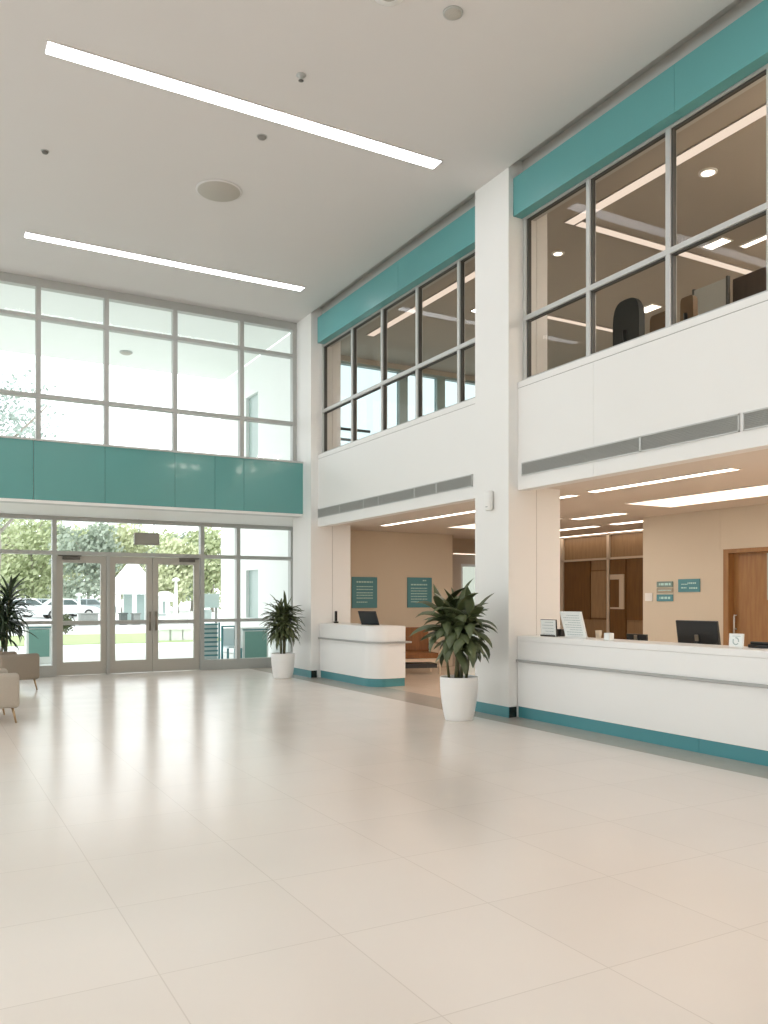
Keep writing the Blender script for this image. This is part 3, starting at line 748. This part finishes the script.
def wall_sign_x(px0, px1, py0, py1, label, rows, seed, mat, name='wall_sign', cat='sign', grp='small signs on the beige wall'):
    X = XB-.02
    ya_, yb_ = on_x(px0, X), on_x(px1, X); pm = (px0+px1)/2
    za, zb = h_x(pm, py1, X), h_x(pm, py0, X); w, h = abs(ya_-yb_)/2, zb-za
    e = tag(empty(name, (XB-.002, (ya_+yb_)/2, za)), label, cat, grp)
    p_ = MB().box(-.018, 0, -w, w, 0, h, .003).build('sign_panel', mat, e)
    lettering(p_, LETTER, w, h, rows, -.0185, 'x', seed)
GREYT = pmat('grey_teal_plate', '7d948d', .5); GREYC = pmat('grey_beige_plate', 'a8a08f', .5)
wall_sign_x(656.5, 672.5, 581.5, 587, 'top plate of the three small stacked signs', [(.5, .12, .85, .4)], 1, GREYT)
wall_sign_x(656.5, 672.5, 588.2, 592.5, 'pale middle plate of the three small stacked signs', [(.5, .1, .9, .2)], 2, GREYC)
wall_sign_x(656.5, 672.5, 594.5, 601.2, 'bottom plate of the three small stacked signs', [(.5, .14, .8, .35)], 3, TEALP)
wall_sign_x(678, 699.5, 579, 592, 'wider teal sign beside the three stacked plates', [(.68, .16, .55, .12), (.6, .55, .85, .07), (.3, .1, .5, .12), (.33, .6, .85, .1)], 4, TEALP)
X = XB-.02
ya_, yb_ = on_x(644.5, X), on_x(652, X); za, zb = h_x(648, 601, X), h_x(648, 593, X)
e = tag(empty('light_switch', (XB-.002, (ya_+yb_)/2, za)), 'white switch plate at the edge of the beige wall', 'switch')
w, h = abs(ya_-yb_)/2, zb-za
MB().box(-.01, 0, -w, w, 0, h, .002).build('plate', PLATE, e)
MB().box(-.014, -.0105, -w*.5, w*.5, h*.25, h*.75, .001).build('rocker', PLATE, e)
# sensor on the column
ys_ = on_x(489, XC-.04); za, zb = h_x(489, 511, XC-.04), h_x(489, 490, XC-.04)
e = tag(empty('wall_sensor', (XC-.001, ys_, za)), 'white rounded sensor mounted on the square column', 'sensor')
MB().box(-.075, -.012, -.06, .06, 0, zb-za, .031, seg=4).smooth().build('sensor_body', PLATE, e)
MB().box(-.0115, 0, -.04, .04, .02, zb-za-.02).build('mount', ALUW, e)
MB().box(-.077, -.0755, -.02, .02, .045, .052).build('slot', DARKM, e)

# ------------------------------------------------------------------ plants
def blade(bm, base, az, L, w, up, droop, n=7, fold=.25, tip=.9, twist=0):
    """a strap leaf: starts at base with elevation up, bends down by droop along its length"""
    p = Vector(base); el = up
    d = Vector((math.cos(az), math.sin(az), 0)); side = Vector((-math.sin(az), math.cos(az), 0))
    rows = []
    for i in range(n+1):
        t = i/n
        ww = w*(math.sin(PI*min(1, t*tip+.10))**.75) if i < n else w*.04
        dirv = d*math.cos(el)+Vector((0, 0, 1))*math.sin(el)
        nrm = side.cross(dirv)
        s2 = side*math.cos(twist*t)+nrm*math.sin(twist*t)
        rows.append((p-s2*ww/2-nrm*ww*-fold, p.copy(), p+s2*ww/2-nrm*ww*-fold))
        p = p+dirv*(L/n); el -= droop/n*(1+.6*t)
    vs = [[bm.verts.new(q) for q in r] for r in rows]
    for A, B in zip(vs, vs[1:]):
        for k in (0, 1):
            f = bm.faces.new((A[k], A[k+1], B[k+1], B[k])); f.smooth = True
def potted(name, loc, label, r_top, r_bot, hp, stems, leafmat, grp='white potted plants in the lobby', seed=1):
    rr = random.Random(seed)
    e = tag(empty(name, loc), label, 'plant', grp)
    prof = [(r_bot*.96, 0), (r_bot, .012)]
    for i in range(1, 9):
        t = i/8; prof.append((r_bot+(r_top-r_bot)*(1-(1-t)**2.0), .012+(hp-.02)*t))
    prof += [(r_top, hp), (r_top-.02, hp), (r_top-.025, hp-.03), (r_top-.028, hp-.06)]
    pt = MB().lathe(prof, cap1=False).build('pot', POT, e, fix=False)
    MB().lathe([(r_top-.029, hp-.05), (r_top*.5, hp-.035), (.01, hp-.03)], cap0=False).build('soil', SOIL, pt)
    M = bmesh.new()
    for (dx, dy, top, tx, ty, n, L, w) in stems:
        base = Vector((dx, dy, hp-.04)); tip = Vector((tx, ty, top))
        pts = [base.lerp(tip, t)+Vector((.012*math.sin(5*t+dx*30), .012*math.cos(4*t+dy*40), 0)) for t in (0, .25, .5, .75, 1)]
        MB().tube(pts, [.016, .014, .013, .012, .009], 8).build('stem', STEM, e)
        a0 = rr.uniform(0, 6.28)
        for k in range(n):
            t = k/n
            q = base.lerp(tip, 1-.45*(t**1.1)*rr.uniform(.7, 1))
            a = a0+k*2.399+rr.uniform(-.25, .25)
            up = 1.3-1.5*t+rr.uniform(-.25, .25)
            blade(M, q, a, L*rr.uniform(.8, 1.12), w*rr.uniform(.8, 1.15), up, rr.uniform(.9, 1.9)*(.6 if k < 3 else 1), twist=rr.uniform(-.5, .5))
    b = MB(); b.bm.free(); b.bm = M
    b.build('foliage', leafmat, e, fix=False)
    return e
x, y = on_z(459, 719.5, 0)
st = []
for i in range(7):
    a = i*.9+.3; rr_ = .03+.045*(i % 3)
    st.append((rr_*math.cos(a), rr_*math.sin(a), R.uniform(1.08, 1.40), rr_*1.8*math.cos(a), rr_*1.8*math.sin(a), 18, .44, .125))
potted('potted_plant', (x, y, 0), 'big broad-leaved plant in a white pot in front of the square column', .222, .165, .5, st, LEAF, seed=11)
x2, y2 = 5.80, 14.02
st = []
for i in range(5):
    a = i*1.25; rr_ = .025+.03*(i % 2)
    st.append((rr_*math.cos(a), rr_*math.sin(a), R.uniform(1.0, 1.32), rr_*2.2*math.cos(a), rr_*2.2*math.sin(a), 48, .41, .052))
x2, y2 = on_z(283, 674, 0)
k_ = 13.75/y2; x2, y2 = x2*k_, y2*k_
potted('potted_plant', (x2, y2, 0), 'spiky narrow-leaved plant in a white pot at the pilaster corner', .212, .165, .44, st, LEAF2, seed=5)
# palm behind the armchairs
xp, yp = on_y(3, 15.35), 15.35
st = []
for i in range(6):
    a = i*1.05; rr_ = .03+.03*(i % 2)
    st.append((rr_*math.cos(a), rr_*math.sin(a), R.uniform(.9, 1.5), rr_*3*math.cos(a), rr_*3*math.sin(a), 34, .52, .05))
potted('potted_plant', (xp, yp, 0), 'tall dark palm-like plant behind the beige armchairs', .23, .18, .45, st, LEAF3, seed=9)

# ------------------------------------------------------------------ armchairs
def armchair(loc, rz, label, mat, sc=1.0):
    e = tag(empty('armchair', loc, rz), label, 'armchair', 'beige armchairs by the entrance'); e.scale = (.78, 1, 1)
    # faces +x; depth .78, width .76
    MB().box(-.36, .36, -.30, .30, .17, .34, .03, seg=3).smooth().build('seat_base', mat, e)
    MB().box(-.22, .39, -.275, .275, .345, .46, .045, seg=3).smooth().build('seat_cushion', mat, e)
    M = Matrix.Translation((-.30, 0, .18))@Matrix.Rotation(-.16, 4, 'Y')
    MB().box(-.09, .09, -.30, .30, 0, .60, .06, mat=M, seg=3).smooth().build('backrest', mat, e)
    for s_ in (-1, 1):
        MB().box(-.40, .40, s_*.305, s_*.43, .17, .565, .05, seg=3).smooth().build('arm', mat, e)
    for sx in (-1, 1):
        for sy in (-1, 1):
            MB().tube([(sx*.31, sy*.36, .172), (sx*.355, sy*.385, .0)], [.02, .012], 10).build('leg', BRASS, e)
    return e
armchair((1.15, 14.02, 0), .35, 'taupe armchair nearer the entrance glazing', FABRIC)
armchair((.62, 10.58, 0), .08, 'pale beige armchair cut off at the picture edge in front of the other', FABRIC2)

# brown seat behind the small counter
e = tag(empty('lounge_chair', (8.10, 13.35, 0), -.25), 'brown wooden lounge chair with pale legs behind the big plant', 'chair')
MB().box(-.36, .36, -.30, .30, .30, .40, .015).build('seat', BROWNF, e)
M = Matrix.Translation((0, .30, .40))@Matrix.Rotation(-.12, 4, 'X')
MB().box(-.36, .36, -.03, .03, .0, .46, .015, mat=M).build('backrest', BROWNF, e)
for s_ in (-1, 1):
    MB().box(s_*.385-.02, s_*.385+.02, -.32, .28, .56, .60, .006).build('armrest', PALEM, e)
    for q in (-.28, .24):
        MB().box(s_*.385-.016, s_*.385+.016, q-.016, q+.016, 0, .559).build('leg', PALEM, e)
MB().box(-.365, .365, -.33, -.302, .24, .30).box(-.365, .365, .31, .33, .24, .30).build('seat_frame', PALEM, e)
MB().box(-.34, .34, -.27, .27, .12, .20).build('under_shelf', BLACK, e)

# ------------------------------------------------------------------ upper office furniture
def office_chair(px0, px1, py0, X, label, mat, hgt, pw=.6):
    pm = (px0+px1)/2; Y = on_x(pm, X); zt = h_x(pm, py0, X)
    e = tag(empty('office_chair', (X, Y, ZU)), label, 'chair', 'chairs in the upper office')
    w = abs(on_x(px0, X)-on_x(px1, X))*.36
    zz = zt-ZU
    pts = [(w*1.12*math.copysign(abs(math.cos(t))**pw, math.cos(t)), hgt*.5+hgt*.5*math.copysign(abs(math.sin(t))**pw, math.sin(t))) for t in [2*PI*i/28 for i in range(28)]]
    m = MB().prism([(y_, z_) for y_, z_ in pts], -.045, .045, .02)
    m.xf(Matrix(((0, 0, 1, 0), (1, 0, 0, 0), (0, 1, 0, zz-hgt), (0, 0, 0, 1)))@Matrix.Identity(4)).build('backrest', mat, e)
    MB().box(-.02, .48, -.24, .24, .43, .52, .035, seg=3).smooth().build('seat', mat, e)
    MB().tube([(.0, 0, .47), (-.07, 0, zz-hgt*.5)], .025, 8).build('back_support', BLACK, e)
    MB().tube([(.22, 0, .08), (.22, 0, .43)], .03, 10).build('gas_column', STEEL, e)
    for i in range(5):
        a = i*2*PI/5
        bl = MB().tube([(.22, 0, .09), (.22+.28*math.cos(a), .28*math.sin(a), .05)], .02, 8).build('base_leg', BLACK, e)
        MB().lathe([(.001, .0), (.025, .008), (.03, .03), (.02, .05)], c=(.22+.28*math.cos(a), .28*math.sin(a), 0), seg=10).build('caster', BLACK, bl)
    return e
BRN = pmat('brown_leather', '6f5636', .5, noise=.1, scale=12); BLK = pmat('black_mesh', '1e211d', .7, noise=.1, scale=40)
office_chair(612, 645, 300, 7.35, 'tall black office chair behind the upper window', BLK, .75)
office_chair(650, 672, 314, 8.2, 'brown chair beside the black one in the upper office', BRN, .45, .28)
office_chair(681, 697, 297, 8.85, 'brown chair against the white screen in the upper office', BRN, .45, .28)
X = 9.6
ya_, yb_ = on_x(695, X), on_x(727, X)
e = tag(empty('office_screen', (X, (ya_+yb_)/2, ZU)), 'pale screen panel standing in the upper office', 'screen')
w = abs(ya_-yb_)/2; zz = h_x(722, 280, X)-ZU
MB().box(-.02, .02, -w, w, .06, zz, .006).build('panel', pmat('screen_grey', 'b8b9b2', .6), e)
MB().box(-.025, .025, -w-.03, -w-.001, .0, zz+.02).box(-.025, .025, w+.001, w+.03, .0, zz+.02).build('screen_post', ALUD, e)
for s_ in (-1, 1): MB().box(-.2, .2, s_*(w-.1)-.03, s_*(w-.1)+.03, 0, .03).build('foot', ALUD, e)
X = 9.75
ya_, yb_ = on_x(728.5, X)-.05, 5.2
e = tag(empty('storage_cabinet', (X+.2, (ya_+yb_)/2, ZU)), 'dark brown cabinet at the picture edge in the upper office', 'cabinet')
w = abs(ya_-yb_)/2; zz = h_x(732, 279, X)-ZU
DKC = wood('dark_cabinet', '3f3022', '4a3a2a')
MB().box(-.18, .2, -w, w, 0, zz, .006).build('cabinet_body', DKC, e)
for s_ in (-1, 1):
    dr = MB().box(-.2, -.181, min(s_*.005, s_*(w-.01)), max(s_*.005, s_*(w-.01)), .06, zz*.72).build('door', DKC, e)
    MB().tube([(-.225, s_*.06, zz*.35), (-.225, s_*.06, zz*.5)], .008, 8).build('door_handle', STEEL, dr)
MB().box(-.205, -.181, -w, w, zz*.745, zz*.765).build('rail', ALUW, e)

# ------------------------------------------------------------------ outside
struct(MB().box(-90, 7.55, YG+.1005, 140, -.25, -.02).box(7.5501, 110, 18.01, 140, -.25, -.02).build('pavement', GRAV), 'pale pavement outside the entrance', 'pavement')
ya_ = on_z(120, 643, 0)[1]; yb_ = on_z(120, 633.5, 0)[1]
o = MB().box(on_y(62, ya_)-9, on_y(196, ya_)+1.5, ya_, yb_, -.02, .0).build('lawn', LAWN); struct(o, 'strip of green lawn outside the doors', 'lawn')
struct(MB().box(-90, 110, 44, 76, -.0195, -.005).build('road', ASPH), 'pale road beyond the lawn', 'road')
# canopy and wing
ZCN = 7.2
yca = 21.3
struct(MB().box(-12, 7.0, YF+.2, yca, ZCN, ZCN+.3).build('roof', EXTW), 'white overhanging roof outside the upper glazing', 'roof')
x_, y_ = on_z(126, 352, ZCN)
e = tag(empty('canopy_downlight', (x_, y_, ZCN)), 'round grey fitting under the overhanging roof outside', 'ceiling light')
MB().lathe([(.13, -.001), (.13, -.03), (.1, -.05), (.02, -.055)]).build('fitting', SPEAK, e)
MB().lathe([(.132, -.001), (.15, -.001), (.148, -.02), (.132, -.03)], cap0=False, cap1=False).build('rim', ALU, e)
XWG = 7.02
yw1 = on_x(221, XWG)
w_ = struct(empty('wall_wing', (XWG, 18, 0)), 'white wing of the building outside', 'wall')
c = Matrix.Translation((-XWG, -18, 0))
wa, wb = on_x(258, XWG), on_x(246, XWG)
zwl0, zwl1 = h_x(252, 618, XWG), h_x(252, 570, XWG)
zwu0, zwu1 = 4.3, h_x(250, 396, XWG)
m = MB().box(XWG, XWG+.55, YG+.25, wa, 0, ZCN-.001).box(XWG, XWG+.55, wb, yw1, 0, ZCN-.001)
m.box(XWG, XWG+.55, wa, wb, 0, zwl0).box(XWG, XWG+.55, wa, wb, zwl1, zwu0).box(XWG, XWG+.55, wa, wb, zwu1, ZCN-.001)
m.xf(c).build('shell', EXTW, w_)
for za, zb in ((zwl0, zwl1), (zwu0, zwu1)):
    MB().box(XWG+.08, XWG+.11, wa, wb, za, zb).xf(c).build('pane', EXTG, w_)
    MB().box(XWG+.05, XWG+.08, wa, wa+.07, za, zb).build('window_frame', TEALD, w_).location = (-XWG, -18, 0)
MB().box(XWG-.012, XWG-.001, YG+.45, yw1-.9, 2.87, 2.90).xf(c).build('ledge', EXTW, w_)
# teal cabinets and racks standing just outside
def board(px0, px1, py0, py1, Y, label):
    xa_, xb_ = on_y(px0, Y), on_y(px1, Y); w = (xb_-xa_)/2; pm = (px0+px1)/2
    zt, zb = h_y(pm, py0, Y), max(.06, h_y(pm, py1, Y))
    e = tag(empty('planter_box', ((xa_+xb_)/2, Y+.2, -.02)), label, 'planter box', 'teal boxes outside the entrance')
    MB().box(-w-.05, w+.05, -.16, .2, 0, zt+.08, .01).build('shell', EXTW, e)
    MB().box(-w, w, -.185, -.161, zb+.02, zt+.02).build('front_panel', TEALB, e)
    MB().box(-w-.09, w+.09, -.2, .22, zt+.081, zt+.11, .006).build('lid', EXTW, e)
    MB().box(-w-.06, w+.06, -.187, -.162, zt+.05, zt+.07).build('edge_strip', TEALD, e)
    return e
board(245.5, 267, 631.5, 658, 17.55, 'white box with a square teal front against the wing outside')
e2 = board(29, 49.5, 629.5, 657, 19.5, 'white box with a teal front seen past the taupe armchair')
Y = 17.6
xa_, xb_ = on_y(203, Y), on_y(220.5, Y); w = (xb_-xa_)/2; zt = h_y(212, 622.5, Y)
e = tag(empty('slatted_rack', ((xa_+xb_)/2-.03, Y, -.02)), 'tall rack of teal slats outside by the double doors', 'rack')
for i in range(9):
    z = .1+i*(zt-.1)/8.2
    MB().box(-w, w-.03, -.012, .012, z-.016, z+.016).build('slat', TEALD, e)
for s_ in (-1, 1): MB().box(s_*(w+.0)-.015, s_*(w+.0)+.015, -.02, .02, 0, zt+.02).build('post', TEALD if s_ > 0 else EXTW, e)
MB().box(-w+.02, w-.02, .05, .08, .05, zt).build('back_panel', EXTW, e)
for s_ in (-1, 1): MB().box(s_*w-.02, s_*w+.02, -.16, .2, 0, .03).build('foot', TEALD, e)
Y = 17.9
xa_, xb_ = on_y(223, Y), on_y(234, Y); w = (xb_-xa_)/2; zt = h_y(228, 627.5, Y)
e = tag(empty('outdoor_chair', ((xa_+xb_)/2, Y, -.02)), 'pale outdoor chair with a teal frame beside the slatted rack', 'chair')
MB().box(-w, w, -.02, .02, .38, zt, .008).build('backrest', pmat('pale_blue', 'd7e6ea', .5), e)
MB().box(-w, w, -.42, -.021, .34, .38, .008).build('seat', pmat('pale_blue_seat', 'd7e6ea', .5), e)
for s_ in (-1, 1):
    MB().box(s_*(w+.022)-.02, s_*(w+.022)+.02, -.02, .02, 0, zt+.03).build('leg', TEALD, e)
    MB().box(s_*(w+.022)-.02, s_*(w+.022)+.02, -.42, -.38, 0, .34).build('leg', TEALD, e)
MB().box(-w-.04, w+.04, -.02, .02, zt+.031, zt+.06).build('top_rail', TEALD, e)
# grey notice board by the wing
Y = 21.75
xa_, xb_ = on_y(203, Y), on_y(232, Y)
xa_ = on_y(196, 23.0); xb_ = on_y(219, 23.0); Y = 23.0
e = tag(empty('notice_board', ((xa_+xb_)/2, Y, -.02)), 'grey-green board on posts outside by the wing', 'board')
w = (xb_-xa_)/2; za, zb = h_y(212, 607, Y), h_y(212, 593, Y)
MB().box(-w, w, -.03, .03, za, zb, .008).build('board', EXTG, e)
for s_ in (-.8, .8): MB().box(s_*w-.03, s_*w+.03, .031, .09, 0, zb).build('post', GREYB, e)
MB().box(-w, w*.3, -.05, -.031, za-.35, za-.06).build('lower_panel', pmat('board_grey', 'b4c1be', .5), e)

# benches, blocks, planters beyond the doors
def bench(px0, px1, py, label):
    x0_, y0_ = on_z(px0, py, 0); x1_ = on_y(px1, y0_); w = (x1_-x0_)/2
    e = tag(empty('garden_bench', ((x0_+x1_)/2, y0_, 0)), label, 'bench')
    MB().box(-w, w, -.22, .22, .36, .44, .01).build('seat', EXTW, e)
    MB().box(-w, w, .2, .26, .50, .80, .01).build('backrest', EXTW, e)
    for s_ in (-.8, .1, .8):
        MB().box(s_*w-.2, s_*w+.2, -.15, .18, .0, .36).build('leg', EXTW, e)
bench(159, 190, 640.5, 'white garden bench on the lawn behind the double doors')
def block(name, px0, px1, py0, py1, zc_y, mat, label, cat, grp=None):
    Y = zc_y; xa_, xb_ = on_y(px0, Y), on_y(px1, Y); pm = (px0+px1)/2
    zt = h_y(pm, py0, Y); w = (xb_-xa_)/2
    e = tag(empty(name, ((xa_+xb_)/2, Y+.3, -.0045)), label, cat, grp)
    MB().box(-w, w, -.3, .3, 0, zt*.9, .02).build('tub', mat, e)
    MB().box(-w-.04, w+.04, -.34, .34, zt*.9+.001, zt+.004, .01).build('rim', mat, e)
    return e
block('stone_planter', 80, 98, 613, 618, 46.5, GREYB, 'long grey stone planter seen through the single door', 'planter', 'planters along the road')
block('stone_planter', 121, 127.5, 612.8, 617.5, 46.5, DARKB, 'dark square planter seen through the middle door', 'planter', 'planters along the road')
block('stone_planter', 133.5, 140.5, 613, 617.5, 46.5, GREYB, 'grey square planter beside the dark one', 'planter', 'planters along the road')
block('stone_planter', 159, 166, 613.5, 618, 46.5, pmat('pale_planter', 'b5bbb8', .8), 'pale planter seen through the door leaf with the closer', 'planter', 'planters along the road')

def leafcloud(mb, n, cen, rad, size, rr, shell=.55):
    for _ in range(n):
        v = Vector((rr.gauss(0, 1), rr.gauss(0, 1), rr.gauss(0, 1))).normalized()*(shell+(1-shell)*rr.random())
        p = Vector(cen)+Vector((v.x*rad[0], v.y*rad[1], v.z*rad[2]))
        a = Vector((rr.gauss(0, 1), rr.gauss(0, 1), rr.gauss(0, 1))).normalized()
        b = a.orthogonal().normalized(); c_ = a.cross(b); s_ = size*rr.uniform(.6, 1.3)
        mb.quad(p-b*s_, p-c_*s_*.5, p+b*s_, p+c_*s_*.5)
def tree(px, Y, top, width, mat, label, grp='trees beyond the road', seed=0, clear=1.5, dens=1.0, blobs=9, leaf=.2):
    rr = random.Random(seed); X = on_y(px, Y)
    e = tag(empty('tree', (X, Y, -.02)), label, 'tree', grp)
    tk = MB().tube([(0, 0, 0), (.06, 0, top*.3), (-.05, .05, top*.6), (0, 0, top*.85)], [.22, .17, .11, .04], 8).build('trunk', BARK, e)
    m = MB()
    for i in range(blobs):
        a = rr.uniform(0, 6.28); q = rr.uniform(.1, .62)*width/2
        zc = rr.uniform(clear+width*.16, top-width*.14)
        k = 1-.45*abs((zc-(clear+top)/2)/(top-clear))
        c_ = (q*math.cos(a)*k, q*math.sin(a)*k, zc); s_ = width*rr.uniform(.2, .3)
        leafcloud(m, int(230*dens), c_, (s_, s_, s_*.75), leaf, rr, .35)
    leafcloud(m, int((300 if leaf > .15 else 120)*dens), (0, 0, (clear+top)/2), (width*.36, width*.36, (top-clear)*.44), leaf*1.1, rr, .2)
    for i in range(4):
        a = i*1.57+rr.random(); MB().tube([(0, 0, top*(.35+.1*i)), (.3*width*math.cos(a), .3*width*math.sin(a), top*(.55+.09*i))], [.08, .03], 6).build('branch', BARK, tk)
    m.build('crown', mat, e, fix=False)
    return e
tree(-4, 40, 11.9, 8.0, TREE[3], 'tall open tree showing above the teal band', seed=21, clear=4.5, dens=1.3, blobs=11, leaf=.12)
tl = [(-25, 62, 8.5, 8, 0), (8, 56, 7.2, 6.5, 2), (32, 64, 8.2, 7, 0), (52, 60, 7.0, 5.5, 1), (72, 58, 6.4, 5.5, 2), (88, 66, 7.6, 6, 1), (104, 62, 6.6, 5.5, 0),
      (120, 70, 8.0, 6.5, 2), (138, 68, 7.0, 5.5, 1), (160, 62, 6.6, 5, 0), (177, 60, 6.0, 5, 2), (192, 62, 6.6, 5.5, 1), (212, 60, 6.8, 6, 0)]
tn = ['leftmost of the far trees, behind the palm', 'pale tree behind the palm', 'light green tree above the parked cars', 'grey-green tree at the post beside the single door',
      'pale tree seen over the single door', 'dark tree behind the single door glass', 'light green tree between the single and middle doors', 'pale tree above the pavilion roof', 'grey-green tree behind the pavilion',
      'light green tree over the double doors', 'pale bushy tree behind the lamp post', 'grey-green tree at the post beside the double doors', 'light green tree beside the white wing']
for i, (px, Y, t_, w, k_) in enumerate(tl):
    Yn = (82, 98, 90, 107, 116)[i % 5]; tree(px, Yn, EYE+(t_-EYE)*Yn/Y, min(w*Yn/Y, 9.5), TREE[k_], tn[i], seed=30+i, clear=.6, leaf=.27, dens=1.35, blobs=11)

def gable(px0, px1, pytop, pye, Y, label, name='pavilion', depth=3.0):
    xa_, xb_ = on_y(px0, Y), on_y(px1, Y); w = (xb_-xa_)/2; pm = (px0+px1)/2
    zt, ze = h_y(pm, pytop, Y), h_y(pm, pye, Y)
    e = tag(empty(name, ((xa_+xb_)/2, Y+depth/2, -.02)), label, 'pavilion')
    m = MB(); d = depth/2
    v = [m.bm.verts.new(p) for p in ((-w, -d, ze), (w, -d, ze), (0, -d, zt), (-w, d, ze), (w, d, ze), (0, d, zt))]
    for f_ in ((0, 1, 2), (5, 4, 3), (0, 2, 5, 3), (1, 4, 5, 2), (0, 3, 4, 1)): m.bm.faces.new([v[i] for i in f_])
    m.build('roof', EXTW, e)
    MB().box(-w*.9, w*.9, -d*.92, d*.92, ze-.35, ze-.002).build('fascia', EXTW, e)
    for sx in (-.84, -.1, .84):
        for sy in (-.85, .85):
            MB().box(sx*w-.11, sx*w+.11, sy*d-.11, sy*d+.11, 0, ze-.351).build('post', EXTW, e)
    MB().box(-w*.3, w*.7, d*.3, d*.4, .0, ze-.36).build('back_screen', EXTG, e)
gable(116, 158, 562, 588, 50.5, 'white gabled pavilion seen through the middle door')
gable(160, 177, 591, 595.5, 52, 'small white shelter seen through the door leaf with the closer', depth=2)
def post(px, pyt, Y, label):
    zt = h_y(px, pyt, Y); e = tag(empty('lamp_post', (on_y(px, Y), Y, -.02)), label, 'lamp post')
    MB().tube([(0, 0, 0), (0, 0, zt)], [.11, .07], 10).build('pole', EXTW, e)
    MB().lathe([(.12, zt+.001), (.2, zt+.05), (.2, zt+.12), (.05, zt+.2)], seg=16).build('lantern', EXTW, e)
post(176, 581, 44, 'white lamp post beyond the double doors')
post(79, 596, 50, 'short white post beyond the single door')
# cars
def car(px, Y, mat, label, rz=0):
    e = tag(empty('car', (on_y(px, Y), Y, -.005), rz), label, 'car', 'cars parked beyond the lawn')
    def ext(poly, y0_, y1_, inset=0):
        m = MB(); a = [m.bm.verts.new((x, y0_, z)) for x, z in poly]; b = [m.bm.verts.new((x, y1_, z)) for x, z in poly]
        n = len(poly); m.bm.faces.new(a[::-1]); m.bm.faces.new(b)
        for i in range(n): m.bm.faces.new((a[i], a[(i+1) % n], b[(i+1) % n], b[i]))
        bmesh.ops.recalc_face_normals(m.bm, faces=m.bm.faces)
        bmesh.ops.bevel(m.bm, geom=list(m.bm.edges), offset=.05, segments=2, profile=.5, affect='EDGES')
        return m
    ext([(-2.15, .3), (2.15, .3), (2.2, .62), (1.95, .8), (.95, .92), (-1.75, .95), (-2.15, .85)], -.85, .85).build('body', mat, e)
    ext([(.9, .9), (.25, 1.42), (-1.2, 1.45), (-1.85, .93)], -.74, .74).build('cabin', mat, e)
    m = MB()
    for s_ in (-1, 1):
        for (x0_, x1_, x2_, x3_) in ((.70, .18, -.42, -.42), (-.5, -.5, -1.12, -1.55)):
            m.quad((x0_, s_*.755, .97), (x1_, s_*.752, 1.34), (x2_, s_*.752, 1.34), (x3_, s_*.755, .97))
    m.build('window_glass', CARGL, e)
    for sx in (-1.35, 1.35):
        for s_ in (-1, 1):
            wh = MB().tube([(sx, s_*.70, .32), (sx, s_*.88, .32)], .32, 18).build('wheel', TYRE, e)
            MB().tube([(sx, s_*.881, .32), (sx, s_*.89, .32)], .19, 14).build('hub_cap', ALU, wh)
car(30, 63, CARW, 'white car parked beyond the palm', .1)
car(46, 69, CARG, 'grey car parked behind the white one', .05)
car(68, 66, CARW, 'white car parked behind the single door glass', .0)
car(91, 71, CARG, 'grey car farthest along, seen through the single door', .0)
e = tag(empty('round_shrub', (*on_z(65.5, 634, 0), 0)), 'dark rounded shrub at the near end of the lawn', 'shrub')
m = MB(); leafcloud(m, 500, (0, 0, .42), (.38, .38, .40), .07, R, .3); m.build('foliage', LEAF2, e, fix=False)
MB().tube([(0, 0, 0), (0, 0, .4)], .03, 6).build('stem', BARK, e)

# ------------------------------------------------------------------ sky and look
wd = bpy.data.worlds.new('overcast_sky'); scn.world = wd; wd.use_nodes = True
n, l = wd.node_tree.nodes, wd.node_tree.links
bg = n['Background']; bg.inputs[0].default_value = (.955, .985, 1, 1); bg.inputs[1].default_value = 2.3
vs = scn.view_settings
vs.view_transform = 'Standard'; vs.look = 'None'; vs.gamma = 1; vs.use_curve_mapping = False; vs.exposure = .25
cy = scn.cycles
cy.diffuse_bounces = 6; cy.max_bounces = 14; cy.transparent_max_bounces = 16
cy.caustics_reflective = False; cy.caustics_refractive = False
cy.sample_clamp_indirect = 6
